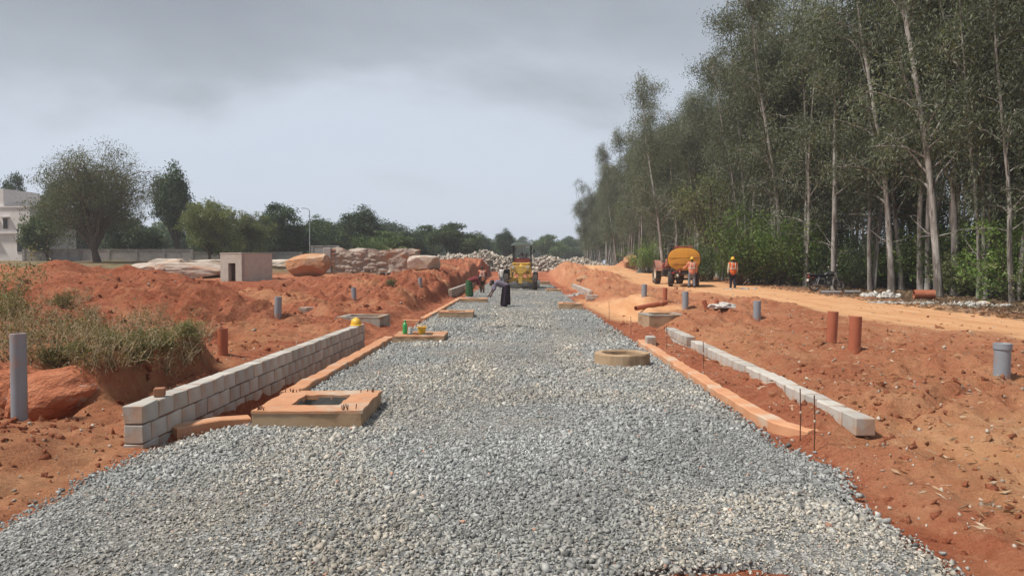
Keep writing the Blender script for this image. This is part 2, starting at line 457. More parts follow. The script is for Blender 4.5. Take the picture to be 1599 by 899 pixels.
M['redpaint'] = simple('red_paint', (.30, .05, .03), (.22, .045, .03), 4, .6, c3=(.26, .13, .08), s3=3)
M['dusty_red'] = simple('dusty_red_paint', (.32, .12, .08), (.26, .12, .085), 4, .7, c3=(.40, .22, .15), s3=3)
M['green_roof'] = simple('canopy_sheet', (.12, .17, .15), (.16, .19, .17), 4, .55)
M['chrome'] = simple('chrome', (.62, .62, .62), (.5, .5, .5), 4, .2, .9)
M['glass'] = simple('lamp_glass', (.55, .55, .52), None, 4, .1)
M['redlens'] = simple('red_lens', (.35, .02, .015), None, 4, .2)
M['blackpaint'] = simple('gloss_black', (.012, .012, .014), (.018, .018, .02), 3, .4)
M['white'] = simple('white_plaster', (.66, .62, .60), (.58, .54, .52), 1.2, .85, bscale=20, bstr=.1)
M['cement_wall'] = concrete('weathered_wall', (.36, .335, .32), (.27, .25, .24), (.20, .185, .17), .55, 12)
def rock(name, a, b, c3): return simple(name, a, b, 1.6, .9, bscale=5, bstr=.7, bdist=.12, c3=c3, s3=1.1, t3=(.5, .66), spec=.2, vary=.12)
M['rock_grey'] = rock('granite', (.44, .375, .32), (.33, .27, .23), (.42, .23, .14))
M['rock_red'] = rock('stained_granite', (.50, .27, .15), (.38, .185, .095), (.52, .38, .27))
M['rock_pale'] = rock('pale_granite', (.58, .50, .42), (.46, .39, .33), (.50, .33, .22))
M['skin'] = simple('skin', (.13, .065, .042), (.11, .055, .035), 6, .6)
M['hair'] = simple('hair', (.012, .010, .009), None, 30, .5)
M['eye'] = simple('eye', (.02, .015, .012), None, 4, .3)
M['lips'] = simple('lips', (.16, .05, .04), None, 4, .6)
def cloth(name, c): return simple(name, c, tuple(x * .72 for x in c), 9, .95, bscale=14, bstr=.6, bdist=.02, spec=.1)
for nm, cc in dict(orange=(.72, .17, .055), peach=(.70, .27, .17), cream=(.58, .48, .36), navy=(.035, .035, .05), blackcloth=(.02, .019, .022), denim=(.20, .21, .25), greencloth=(.05, .13, .055),
                   maroon=(.20, .045, .05), lavender=(.20, .17, .22), whitecloth=(.62, .58, .54), brown=(.10, .05, .03), plum=(.035, .025, .035)).items():
    M[nm] = cloth(nm + '_fabric', cc)
M['reflect'] = simple('reflective_tape', (.68, .68, .62), None, 4, .4)
# bark
m, t, p, o = new_mat('eucalyptus_bark'); k = NT(t); co = k.coord()
mp = k.n('ShaderNodeMapping'); k.L(co, mp.inputs[0]); mp.inputs['Scale'].default_value = (5, 5, .55)
pale = k.mix(k.ramp(k.noise(co, 2.0, 4, .6), [(.35, 0.), (.65, 1.)]), (.48, .455, .42), (.31, .285, .26))
c = k.mix(k.ramp(k.noise(mp.outputs[0], 1.3, 5, .6), [(.46, 0.), (.60, 1.)]), pale, (.135, .11, .095))
f = k.math('ADD', k.math('MULTIPLY', k.rnd(), .6), .55)
cb = k.n('ShaderNodeCombineColor'); [k.L(f, cb.inputs[i]) for i in range(3)]
c = k.mix(1.0, c, cb.outputs[0], 'MULTIPLY')
k.L(c, p.inputs['Base Color']); p.inputs['Roughness'].default_value = .9
k.L(k.bump(k.noise(mp.outputs[0], 5, 5, .6), .6, .03), p.inputs['Normal']); M['ebark'] = m
M['bark'] = simple('brown_bark', (.12, .085, .065), (.075, .055, .042), 5, .95, bscale=14, bstr=.6, bdist=.03)
M['eleaf'] = leaf_mat('eucalyptus_leaf', (.07, .085, .055), (.14, .155, .10), (.27, .275, .19), .33)
M['oleaf'] = leaf_mat('olive_leaf', (.085, .105, .042), (.16, .18, .075), (.28, .29, .135), .3)
M['dleaf'] = leaf_mat('dark_leaf', (.03, .055, .027), (.055, .09, .04), (.10, .145, .06), .22)
M['gleaf'] = leaf_mat('mid_leaf', (.05, .08, .032), (.09, .13, .052), (.16, .21, .085), .28)
M['bleaf'] = leaf_mat('bright_leaf', (.075, .13, .03), (.14, .21, .05), (.24, .32, .09), .35)
M['wleaf'] = leaf_mat('wispy_leaf', (.085, .092, .05), (.15, .155, .085), (.26, .25, .14), .3)
M['weed'] = leaf_mat('weed_leaf', (.11, .12, .05), (.20, .18, .085), (.40, .30, .17), .3)
M['dryweed'] = leaf_mat('dry_weed_leaf', (.13, .125, .055), (.27, .21, .11), (.48, .37, .22), .25)
M['litter'] = leaf_mat('dead_leaf', (.12, .075, .045), (.22, .145, .09), (.38, .28, .19), .1)
M['straw'] = leaf_mat('dry_leaf', (.30, .17, .09), (.42, .28, .17), (.58, .46, .34), .1)

# ================================================================== GROUND
def axis_pts(segs):
    out = [segs[0][0]]
    for a, b, d0, g in segs:
        x = out[-1]; d = d0
        while x < b - 1e-6:
            x = min(b, x + d); out.append(x); d *= g
    return np.array(out)
half = axis_pts([(0, 7.0, .085, 1.0), (7.0, 480, .09, 1.045)])
gx = np.concatenate([-half[:0:-1], half])
gy = np.concatenate([np.linspace(-55, 3.2, 40), axis_pts([(3.2, 9.5, .065, 1.0), (9.5, 60, .075, 1.0085), (60, 640, .6, 1.035)])[1:]])
GX, GY = np.meshgrid(gx, gy)
GZ = H(GX, GY)
nx, ny = len(gx), len(gy)
V = np.stack([GX.ravel(), GY.ravel(), GZ.ravel()], 1)
idx = np.arange(nx * ny).reshape(ny, nx)
F = np.stack([idx[:-1, :-1].ravel(), idx[:-1, 1:].ravel(), idx[1:, 1:].ravel(), idx[1:, :-1].ravel()], 1)
tmk = track_mask(GX, GY)
litter = sm(13.6, 16.0, GX + (fbm(GX * .5, GY * .5, 91, 3) - .5) * 3) * (1 - sm(170, 190, GY))
scrub = np.maximum(sm(44, 58, GY) * sm(7, 11, -GX), sm(105, 125, GY) * (1 - litter))
# dusty spots trodden between the heaps and beside the walls
dusty = .5 * sm(.42, .72, fbm(GX * .45, GY * .45, 61, 4)) * sm(3.2, 4.2, np.abs(GX + .2))
dusty = np.maximum(dusty, .6 * sm(5.2, 4.2, -GX) * sm(3.7, 4.2, -GX) * sm(14.5, 10, GY))
dusty = np.maximum(dusty, .45 * sm(7.5, 6.2, GY) * sm(-3, -4, GX))
dusty = np.maximum(dusty, np.clip(sm(2.9, 4.2, GX) * (.16 + .5 * fbm(GX * .4 + 7, GY * .4, 191, 3)) + .25 * sm(9.5, 6.5, GY) * sm(2.4, 3.0, GX), 0, .85))
dusty = np.maximum(dusty, .42 * sm(-3.9, -4.3, GX) * sm(20, 9, GY))
soilc = np.stack([np.maximum(tmk, dusty * (1 - litter)).ravel(), litter.ravel(), scrub.ravel()], 1)
fm = tmk[:-1, :-1].ravel() > .5
fm &= (GX[:-1, :-1].ravel() > 6.2)
for nm, sel in (('ground', ~fm), ('dirt_track', fm)):
    f = F[sel]; used = np.unique(f); remap = -np.ones(len(V), np.int64); remap[used] = np.arange(len(used))
    me = np_mesh(nm, V[used], remap[f]); set_col(me, 'soil', soilc[used])
    me.polygons.foreach_set('use_smooth', np.ones(len(f), bool))
    tag(link(nm, me, M['soil']), kind='structure')

# ================================================================== GRAVEL ROAD
def road_l(y):
    return np.interp(y, [3.8, 5, 7.0, 8.0, 8.7, 10, 45, 76], [-3.75, -3.72, -3.84, -3.5, -3.16, -3.14, -3.12, -3.1]) + .05 * (fbm(y * 2.2, y * 0 + 3, 15, 3) - .5) * 2
def road_r(y):
    return np.interp(y, [3.8, 4.5, 5.8, 6.6, 7.6, 8.6, 40, 76], [2.5, 2.66, 2.62, 2.92, 2.70, 2.74, 2.74, 2.9]) + .07 * (fbm(y * 2.0, y * 0 + 8, 25, 3) - .5) * 2
def road_front(x):
    return 4.12 + .16 * (fbm(x * 1.1, x * 0 + 2, 35, 3) - .5) + .36 * sm(.2, 1.0, x) * (1 - sm(1.5, 2.3, x))
def road_z(x, y):
    e = np.minimum(np.minimum(x - road_l(y), road_r(y) - x), y - road_front(x))
    crown = .035 * sm(0, .5, e) - .03
    rut = -.018 * (np.exp(-((x + .55) / .35) ** 2) + np.exp(-((x - 1.05) / .35) ** 2)) * sm(9, 14, y)
    rut = rut + .07 * np.exp(-((x + .1 + .3 * np.sin(y * 3)) / .75) ** 2 - ((y - 21.3) / .45) ** 2) + .04 * np.exp(-((x + .9) / .8) ** 2 - ((y - 19.2) / .3) ** 2)
    return crown + .035 * (fbm(x * .9, y * .9, 51, 3) - .5) + rut
ys = axis_pts([(4.1, 14, .09, 1.0), (14, 76, .12, 1.02)]); us = np.linspace(0, 1, 66)
U, Y = np.meshgrid(us, ys)
X = road_l(Y) + (road_r(Y) - road_l(Y)) * U
Y2 = np.maximum(Y, road_front(X))
Z = road_z(X, Y2)
edge = np.minimum(U, 1 - U) < .001
Z = np.where(edge | (Y <= road_front(X) + .03), np.minimum(Z, H(X, Y2) - .03), Z)
ii = np.arange(X.size).reshape(X.shape)
f = np.stack([ii[:-1, :-1].ravel(), ii[:-1, 1:].ravel(), ii[1:, 1:].ravel(), ii[1:, :-1].ravel()], 1)
me = np_mesh('gravel_road', np.stack([X.ravel(), Y2.ravel(), Z.ravel()], 1), f)
tag(link('gravel_road', me, M['bed']), kind='structure')

rng = np.random.default_rng(7)
def ico():
    t = (1 + 5 ** .5) / 2
    v = np.array([(-1, t, 0), (1, t, 0), (-1, -t, 0), (1, -t, 0), (0, -1, t), (0, 1, t), (0, -1, -t), (0, 1, -t), (t, 0, -1), (t, 0, 1), (-t, 0, -1), (-t, 0, 1)], float)
    f = np.array([(0, 11, 5), (0, 5, 1), (0, 1, 7), (0, 7, 10), (0, 10, 11), (1, 5, 9), (5, 11, 4), (11, 10, 2), (10, 7, 6), (7, 1, 8), (3, 9, 4), (3, 4, 2), (3, 2, 6), (3, 6, 8), (3, 8, 9), (4, 9, 5), (2, 4, 11), (6, 2, 10), (8, 6, 7), (9, 8, 1)])
    return v / np.linalg.norm(v[0]), f
def cube8():
    v = np.array([(x, y, z) for z in (-1, 1) for y in (-1, 1) for x in (-1, 1)], float) * .62
    q = [(0, 2, 3, 1), (4, 5, 7, 6), (0, 1, 5, 4), (1, 3, 7, 5), (3, 2, 6, 7), (2, 0, 4, 6)]
    f = np.array([(a, b, c) for a, b, c, d in q] + [(a, c, d) for a, b, c, d in q])
    return v, f
def rand_rot(n, tilt=1.0):
    q = rng.normal(size=(n, 4)); q[:, 1:3] *= tilt
    q /= np.linalg.norm(q, axis=1)[:, None]
    w, x, y, z = q.T
    return np.stack([np.stack([1 - 2 * (y * y + z * z), 2 * (x * y - z * w), 2 * (x * z + y * w)], 1),
                     np.stack([2 * (x * y + z * w), 1 - 2 * (x * x + z * z), 2 * (y * z - x * w)], 1),
                     np.stack([2 * (x * z - y * w), 2 * (y * z + x * w), 1 - 2 * (x * x + y * y)], 1)], 1)
def scatter(base, pos, size, asp, tilt, jit=.28, K=16):
    "one mesh of many small angular pieces"
    bv, bf = base; n = len(pos)
    shapes = np.stack([bv * (1 + rng.normal(0, jit, (len(bv), 1))) + rng.normal(0, jit * .25, bv.shape) for _ in range(K)])
    s = shapes[rng.integers(0, K, n)]
    s = s * (size[:, None] * asp)[:, None, :]
    s = np.einsum('nij,nkj->nki', rand_rot(n, tilt), s) + pos[:, None, :]
    f = bf[None] + (np.arange(n) * len(bv))[:, None, None]
    return s.reshape(-1, 3), f.reshape(-1, bf.shape[1])
def on_road(n, y0, y1):
    y = rng.uniform(y0, y1, n); x = rng.uniform(-4.0, 3.1, n)
    j = np.abs(rng.normal(0, .07, n)) - .04
    ok = (x > road_l(y) - j) & (x < road_r(y) + j) & (y > road_front(x) - j * 2.5)
    for (cx0, cx1, cy0, cy1) in CH_SKIP: ok &= ~((x > cx0) & (x < cx1) & (y > cy0) & (y < cy1))
    x, y = x[ok], y[ok]
    return x, y
CH_SKIP = []
def stone_layer(base, n, y0, y1, smin, smax):
    x, y = on_road(n, y0, y1)
    z = road_z(x, y) + rng.uniform(-.004, .008, len(x))
    fine = sm(.52, .68, fbm(x * .7 + 40, y * .45, 171, 3))
    size = np.clip(np.exp(rng.normal(math.log((smin * smax) ** .5 * .80), .42, len(x))), smin * .55, smax * 1.6) * (1 - .38 * fine)
    asp = np.stack([rng.uniform(.8, 1.25, len(x)), rng.uniform(.6, .95, len(x)), rng.uniform(.35, .62, len(x))], 1)
    v, f = scatter(base, np.stack([x, y, z], 1), size, asp, .4)
    g = np.clip(rng.normal(.30, .10, len(x)), .08, .60)
    dirt = sm(.42, .72, fbm(x * .55, y * .4, 71, 4)) * .75 * rng.random(len(x)) + .75 * np.exp(-((x + .75) / .5) ** 2) * sm(7, 10, y) * rng.uniform(.2, 1, len(x)) * sm(.3, .6, fbm(x * .9, y * .5, 81, 3)) + .35 * sm(6.2, 4.3, y) * rng.random(len(x))
    dirt += .5 * np.exp(-((x - 1.0) / .4) ** 2) * sm(10, 16, y) * rng.uniform(.2, 1, len(x))
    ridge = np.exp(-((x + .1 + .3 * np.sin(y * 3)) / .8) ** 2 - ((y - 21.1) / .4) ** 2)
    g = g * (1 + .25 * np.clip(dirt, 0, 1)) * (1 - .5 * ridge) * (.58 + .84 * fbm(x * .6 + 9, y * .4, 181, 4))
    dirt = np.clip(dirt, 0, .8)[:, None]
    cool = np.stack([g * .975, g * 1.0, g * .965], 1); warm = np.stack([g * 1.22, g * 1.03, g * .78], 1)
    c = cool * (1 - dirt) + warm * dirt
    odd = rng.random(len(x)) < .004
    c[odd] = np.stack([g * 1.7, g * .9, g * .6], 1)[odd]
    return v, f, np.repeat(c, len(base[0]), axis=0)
layers = [stone_layer(cube8(), 64000, 4.1, 8.0, .011, .027), stone_layer(cube8(), 48000, 8.0, 15.0, .016, .032),
          stone_layer(cube8(), 27000, 15.0, 30.0, .022, .042), stone_layer(cube8(), 12000, 30.0, 75.0, .03, .055)]
vs, fs, cs, b = [], [], [], 0
for v, f, c in layers: vs.append(v); fs.append(f + b); cs.append(c); b += len(v)
me = np_mesh('gravel', np.concatenate(vs), np.concatenate(fs)); set_col(me, 'tint', np.concatenate(cs))
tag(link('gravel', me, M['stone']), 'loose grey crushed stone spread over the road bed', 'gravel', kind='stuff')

# ================================================================== CLODS, DRY LEAVES
def field(n, y0, y1, xa, xb):
    y = np.exp(rng.uniform(math.log(y0), math.log(y1), n)); x = rng.uniform(-1, 1, n) * (.78 * y + 1.5)
    ok = (x > xa) & (x < xb)
    return x[ok], y[ok]
x, y = field(30000, 4.3, 75, -60, 14)
ok = ((x < road_l(y) - .08) | (x > road_r(y) + .1)) & (rng.random(len(x)) > track_mask(x, y) * .93)
ok &= ~((np.abs(x + 3.9) < .22) & (y > 7.2) & (y < 18)) & ~((np.abs(x - 3.67) < .16) & (y > 7.5) & (y < 19))
ok &= rng.random(len(x)) < .25 + .95 * sm(.42, .62, fbm(x * .8, y * .8, 121, 3))
x, y = x[ok], y[ok]
size = np.exp(rng.normal(math.log(.015), .6, len(x))) * (1 + .018 * y) * np.where(x < -5, 1.35, 1.0)
size = np.minimum(size, .022 + .0032 * y)
asp = np.stack([rng.uniform(.8, 1.3, len(x)), rng.uniform(.7, 1.1, len(x)), rng.uniform(.5, .9, len(x))], 1)
v, f = scatter(ico(), np.stack([x, y, H(x, y) - size * .12], 1), size, asp, 1.0, .42, 40)
me = np_mesh('soil_clods', v, f); dz_ = np.where(x > 3.9, .45, .1) * rng.uniform(.3, 1.3, len(x))
set_col(me, 'soil', np.repeat(np.stack([dz_, dz_ * 0, dz_ * 0], 1), 12, axis=0))
tag(link('soil_clods', me, M['soil']), 'loose lumps of red earth strewn over the dug ground', 'soil clods', kind='stuff')
# pale chips and pebbles
x, y = field(5200, 4.3, 60, -30, 13)
ok = ((x < road_l(y) - .05) | (x > road_r(y) + .06)) & (rng.random(len(x)) > track_mask(x, y) * .7)
x, y = x[ok], y[ok]; size = np.exp(rng.normal(math.log(.011), .5, len(x))) * (1 + .02 * y)
asp = np.stack([rng.uniform(.8, 1.3, len(x)), rng.uniform(.7, 1.1, len(x)), rng.uniform(.4, .8, len(x))], 1)
v, f = scatter(cube8(), np.stack([x, y, H(x, y) + size * .2], 1), np.minimum(size, .010 + .0022 * y), asp, .8)
g = rng.uniform(.28, .58, len(x)); me = np_mesh('stone_chips', v, f); set_col(me, 'tint', np.repeat(np.stack([g * 1.05, g * .86, g * .68], 1), 8, axis=0))
tag(link('stone_chips', me, M['stone']), 'pale stone chips scattered over the red soil', 'stone chips', kind='stuff')
def leaves_mesh(name, pos, dirs, length, width, tint, curl=.15):
    "diamond leaves folded along the midrib: pos (n,3), dirs (n,3)"
    n = len(pos); d = dirs / np.linalg.norm(dirs, axis=1)[:, None]
    r = rng.normal(size=(n, 3)); s = np.cross(d, r); s /= np.linalg.norm(s, axis=1)[:, None] + 1e-9
    nn = np.cross(d, s)
    L = length[:, None]; Wd = width[:, None]
    a = pos; b = pos + d * L * .42 + s * Wd * .5 + nn * L * curl * .5; c = pos + d * L + nn * L * curl * -.6; e = pos + d * L * .42 - s * Wd * .5 + nn * L * curl * .5
    v = np.stack([a, b, c, e], 1).reshape(-1, 3)
    f = np.arange(n * 4).reshape(n, 4)
    me = np_mesh(name, v, f)
    at = me.attributes.new('tint', 'FLOAT', 'POINT'); at.data.foreach_set('value', np.repeat(tint, 4).astype(np.float32))
    return me
x, y = field(7000, 4.3, 55, 2.9, 20)
ok = (x > 3.2) & (rng.random(len(x)) > track_mask(x, y) * .75); x, y = x[ok], y[ok]
q = rng.uniform(0, 6.28, len(x))
me = leaves_mesh('fallen_leaves', np.stack([x, y, H(x, y) + .012], 1), np.stack([np.cos(q), np.sin(q), rng.normal(.1, .2, len(x))], 1), rng.uniform(.06, .15, len(x)), rng.uniform(.012, .028, len(x)), rng.random(len(x)), .12)
tag(link('fallen_leaves', me, M['straw']), 'dry fallen leaves littering the ground on the forest side', 'leaf litter', kind='stuff')
# litter under the trees
n = 10000; y = np.exp(rng.uniform(math.log(16), math.log(120), n)); x = 13.8 + rng.random(n) ** 1.4 * 14
q = rng.uniform(0, 6.28, n)
me = leaves_mesh('forest_litter', np.stack([x, y, H(x, y) + .02], 1), np.stack([np.cos(q), np.sin(q), rng.normal(.15, .25, n)], 1), rng.uniform(.12, .3, n), rng.uniform(.03, .07, n), rng.random(n) * .8, .15)
tag(link('forest_litter', me, M['litter']), 'carpet of dead leaves along the edge of the trees', 'leaf litter', kind='stuff')

# ================================================================== BLOCK WALLS
blk = {}
def block_mesh(L, Wd, Hh, seed):
    key = (round(L, 3), Wd, Hh, seed)
    if key in blk: return blk[key]
    r = random.Random(seed); b = MB(); b.box((0, 0, 0), (Wd, L, Hh))
    me = b.mesh('block', bevel=.008)
    for v in me.vertices:
        v.co += Vector((r.uniform(-1, 1), r.uniform(-1, 1), r.uniform(-1, 1))) * (.0045 if r.random() < .9 else .014)
    me.materials.append(M['block']); blk[key] = me
    return me
def block_wall(name, a, b, top, courses, L=.345, label='', group=None, ends=True, skip=lambda c, i: False, hh=.2, wd=.2):
    a = Vector((*a, 0)); b = Vector((*b, 0)); d = b - a; n = max(1, round(d.length / L)); Lr = d.length / n
    rz = math.atan2(d.y, d.x) - math.pi / 2
    root = empty(name, (a.x, a.y, top - hh * courses), rz, label, 'wall', group)
    mb = MB(); mb.box((0, d.length / 2, hh * courses / 2 - .004), (wd - .03, d.length - .03, hh * courses - .022)); mb.build('mortar', M['mortar'], root)
    r = random.Random(17 + int(a.y * 10))
    for c in range(courses):
        sh = 0 if (courses - 1 - c) % 2 == 0 else .5
        cells = [(i - sh, i + 1 - sh) for i in range(n + (1 if sh else 0))]
        for i, (s0, s1) in enumerate(cells):
            s0, s1 = max(s0, 0), min(s1, n)
            if s1 - s0 < .2 or skip(c, i): continue
            ll = (s1 - s0) * Lr - .016
            o = bpy.data.objects.new('block', block_mesh(ll, wd, hh - .016, r.randrange(5) if s1 - s0 > .9 else 1)); COL.objects.link(o); o.parent = root
            o.location = (r.uniform(-.004, .004), (s0 + s1) / 2 * Lr, hh * (c + .5) + r.uniform(-.003, .003)); o.rotation_euler = (r.uniform(-.008, .008), r.uniform(-.008, .008), r.uniform(-.012, .012))
    return root
block_wall('block_wall', (-3.95, 7.42), (-3.85, 17.7), .41, 3, .345, 'three-course grey cement block wall with a yellow helmet on its far end')
block_wall('block_wall', (3.62, 7.7), (3.72, 15.6), .24, 1, .36, 'single row of cement blocks beside the rebar stakes, ending in a clean near block')
block_wall('block_wall', (3.74, 16.1), (3.77, 18.6), .26, 2, .36, 'short two-course piece of cement block wall in front of the open square chamber')
block_wall('block_wall', (2.98, 16.6), (2.99, 17.0), .20, 1, .36, 'lone cement block standing upright at the gravel edge', hh=.26)
block_wall('block_wall', (4.0, 41.5), (4.0, 56), .36, 2, .40, 'far low block wall on the tanker side of the road')
block_wall('block_wall', (-3.95, 41.5), (-3.9, 60), .42, 3, .40, 'far low block wall behind the woman in the green skirt')
block_wall('block_wall', (4.9, 62), (7.6, 64), 1.25, 2, .40, 'short grey block wall standing on the red heaps beyond the road', hh=.3)

# ================================================================== EDGING STRIPS
def strip(name, pts, w, z0, z1, label, seed):
    r = random.Random(seed); mb = MB(); vs = []; pts = [Vector((*q, 0)) for q in pts]
    fine = []
    for a, b in zip(pts[:-1], pts[1:]):
        n = max(1, int((b - a).length / .22)); fine += [a.lerp(b, i / n) for i in range(n)]
    fine.append(pts[-1])
    for i, q in enumerate(fine):
        t = (fine[min(i + 1, len(fine) - 1)] - fine[max(i - 1, 0)]).normalized(); s = Vector((t.y, -t.x, 0))
        wl = w / 2 + r.uniform(-.02, .02); wr = w / 2 + r.uniform(-.02, .02); zt = z1 + r.uniform(-.012, .012)
        ch = .012
        vs += [q - s * wl + Vector((0, 0, z0)), q - s * wl + Vector((0, 0, zt - ch)), q - s * (wl - ch) + Vector((0, 0, zt)), q + s * (wr - ch) + Vector((0, 0, zt)), q + s * wr + Vector((0, 0, zt - ch)), q + s * wr + Vector((0, 0, z0))]
    fs = []
    for i in range(len(fine) - 1):
        for k in range(5): fs.append((i * 6 + k, i * 6 + k + 1, i * 6 + 7 + k, i * 6 + 6 + k))
    fs += [(0, 1, 2, 3, 4, 5), tuple((len(fine) - 1) * 6 + k for k in range(5, -1, -1))]
    mb.add(vs, fs)
    return tag(mb.build(name, M['stained'], smooth=True), label, 'edging')
strip('concrete_edging', [(-3.27, 10.25), (-3.25, 18.2)], .24, -.3, .055, 'soil-stained concrete edging strip between the block wall and the gravel', 1)
strip('concrete_edging', [(-3.85, 8.05), (-3.5, 8.45), (-3.2, 8.62)], .22, -.2, .06, 'broken stub of edging in front of the large square chamber', 2)
strip('concrete_edging', [(3.55, 8.05), (3.15, 8.0), (2.95, 8.35), (2.88, 9.2), (2.86, 17.4)], .2, -.25, .06, 'curved concrete edging strip beside the single row of blocks', 3)
strip('concrete_edging', [(-3.25, 24.5), (-3.22, 40)], .2, -.2, .05, 'edging strip along the gravel below the red soil heaps', 4)
strip('concrete_edging', [(-3.75, 23.6), (-3.2, 23.5)], .2, -.2, .06, 'short cross piece of edging behind the bottle and tub', 6)

# ================================================================== CHAMBERS
def chamber(loc, w, d, h, ox, oy, ow, od, rz, label, top='stained', side='chamber_side', rebar=False, z0=-.3, name='manhole_chamber'):
    root = empty(name, loc, rz, label, 'manhole')
    r = random.Random(int(loc[1] * 31))
    x0, x1, y0, y1 = ox - ow / 2, ox + ow / 2, oy - od / 2, oy + od / 2
    X0, X1, Y0, Y1 = -w / 2, w / 2, -d / 2, d / 2
    mb = MB()
    o4 = [(X0, Y0), (X1, Y0), (X1, Y1), (X0, Y1)]; i4 = [(x0, y0), (x1, y0), (x1, y1), (x0, y1)]
    def ring(pts, z): return [(a + r.uniform(-.012, .012), b + r.uniform(-.012, .012), z + r.uniform(-.006, .006)) for a, b in pts]
    mb.add([(a, b, z0) for a, b in o4] + [(a, b, h - .03) for a, b in o4] + [(a, b, z0 - .5) for a, b in i4] + [(a, b, h - .03) for a, b in i4],
           [(0, 1, 5, 4), (1, 2, 6, 5), (2, 3, 7, 6), (3, 0, 4, 7), (9, 8, 12, 13), (10, 9, 13, 14), (11, 10, 14, 15), (8, 11, 15, 12), (4, 5, 13, 12), (5, 6, 14, 13), (6, 7, 15, 14), (7, 4, 12, 15)])
    b = mb.build('wall', M[side], root)
    b.data.materials.append(M['darkconcrete'])
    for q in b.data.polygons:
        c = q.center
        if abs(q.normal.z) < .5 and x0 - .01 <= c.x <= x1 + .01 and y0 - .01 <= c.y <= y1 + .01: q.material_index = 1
    # the rough cast slab on top, subdivided and uneven
    N = 7; mb = MB()
    def perim(p4):
        out = []
        for (a, bb) in zip(p4, p4[1:] + p4[:1]):
            out += [(a[0] + (bb[0] - a[0]) * i / N, a[1] + (bb[1] - a[1]) * i / N) for i in range(N)]
        return out
    po = ring([(a * 1.004, b * 1.004) for a, b in perim(o4)], h); pi = ring(perim(i4), h)
    n = len(po); pm = [((a[0] + c[0]) / 2, (a[1] + c[1]) / 2, h + r.uniform(-.004, .012)) for a, c in zip(po, pi)]
    pob = [(a, b, h - .032) for a, b, c in po]; pib = [(a, b, h - .06) for a, b, c in pi]
    fs = []
    for A_, B_ in ((0, 1), (1, 2), (2, 3), (3, 4)):
        for k_ in range(n): fs.append((A_ * n + k_, A_ * n + (k_ + 1) % n, B_ * n + (k_ + 1) % n, B_ * n + k_))
    mb.add(pob + po + pm + pi + pib, fs); mb.build('top_slab', M[top], root)
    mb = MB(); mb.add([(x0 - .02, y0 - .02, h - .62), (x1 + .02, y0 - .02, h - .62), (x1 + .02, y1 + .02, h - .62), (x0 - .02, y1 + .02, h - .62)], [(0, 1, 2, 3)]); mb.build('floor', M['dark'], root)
    if rebar:
        for cx, cy in ((-.42, .5), (.38, .5), (-.45, -.55), (.35, -.55)):
            for q in range(6):
                px_, py_ = cx * w + r.uniform(-.1, .1), cy * d * .82 + r.uniform(-.06, .06)
                mb = MB(); mb.tube([(px_, py_, h - .03), (px_ + r.uniform(-.02, .02), py_ + r.uniform(-.02, .02), h + r.uniform(.03, .07))], .006, 5); mb.build('rebar_stub', M['steel'], root)
    return root
def ch_px(pxl, pxr, py, d, h, label, ofr=(.5, .5), rz=0., **kw):
    "chamber whose front foot runs from pxl to pxr on image row py (gravel level)"
    a = at_d(pxl, py, 1); s = EYE / -(a.z - EYE); a = at_d(pxl, py, s); s2 = s; b = at_d(pxr, py, s2)
    w = (b - a).length
    c = Vector(((a.x + b.x) / 2, a.y + d / 2, 0))
    return chamber(c, w, d, h, 0, 0, w * ofr[0], d * ofr[1], rz, label, **kw)
ch_px(392, 562, 667, 1.35, .19, 'large square concrete chamber with rusty rebar stubs and open mouth', (.46, .5), .02, rebar=True)
ch_px(612, 692, 533, 1.25, .13, 'orange-stained chamber carrying the green bottle and yellow tub', (.5, .5), .02)
ch_px(684, 738, 496, 1.2, .20, 'low chamber on the gravel between the tub and the stooping women', (.5, .4), .03)
ch_px(718, 760, 472, 1.3, .17, 'chamber just in front of the woman in the green skirt', (.4, .4), .03)
ch_px(873, 910, 483, 1.1, .24, 'small square chamber alone on the gravel beyond the round ring', (.6, .5), -.02)
ch_px(853, 876, 455, 1.0, .16, 'farthest small chamber on the gravel beside the grader wheel', (.5, .5), 0)
ch_px(690, 735, 455, 1.6, .22, 'far chamber behind the woman in the green skirt', (.5, .5), 0)
g0 = G(1040, 505); chamber((g0.x, g0.y + .5, g0.z), 1.15, 1.15, .22, 0, 0, .74, .7, .12, 'open square chamber in red soil behind the short block wall', top='concrete', side='chamber_side')
g0 = G(562, 502); chamber((g0.x, g0.y + .5, g0.z), 1.3, 1.2, .14, .03, 0, .92, .78, -.08, 'open square chamber set in red soil behind the helmet', top='concrete', side='concrete')
g0 = G(845, 437); chamber((1.9, 66, 0), 1.5, 1.5, .3, 0, 0, .8, .8, 0, 'concrete chamber at the far end of the gravel', top='stained')
# round ring
c0 = at_d(977, 572, 1); s = EYE / -(c0.z - EYE); c0 = at_d(977, 572, s)
root = empty('manhole_ring', (c0.x, c0.y + .42, 0), .1, 'round cast concrete manhole ring lying on the gravel', 'manhole')
r = random.Random(3); mb = MB(); N = 28; rings = []
for (ro, z) in ((.51, -.1), (.51, .185), (.495, .205), (.385, .205), (.37, .18), (.37, -.35)):
    rings.append([(ro * (1 + .025 * math.sin(3 * q) + r.uniform(-.008, .008)) * math.cos(q), ro * (1 + .02 * math.cos(2 * q) + r.uniform(-.008, .008)) * math.sin(q), z + (r.uniform(-.008, .008) if z > 0 else 0)) for q in [2 * math.pi * k_ / N for k_ in range(N)]])
vs = [v for rg in rings for v in rg]; fs = []
for j in range(5):
    for k_ in range(N): fs.append((j * N + k_, j * N + (k_ + 1) % N, (j + 1) * N + (k_ + 1) % N, (j + 1) * N + k_))
mb.add(vs, fs); o_ = mb.build('ring', M['chamber_side'], root)
mb = MB(); mb.lathe([(.0, -.34), (.36, -.34)], n=20); mb.build('floor', M['dark'], root)

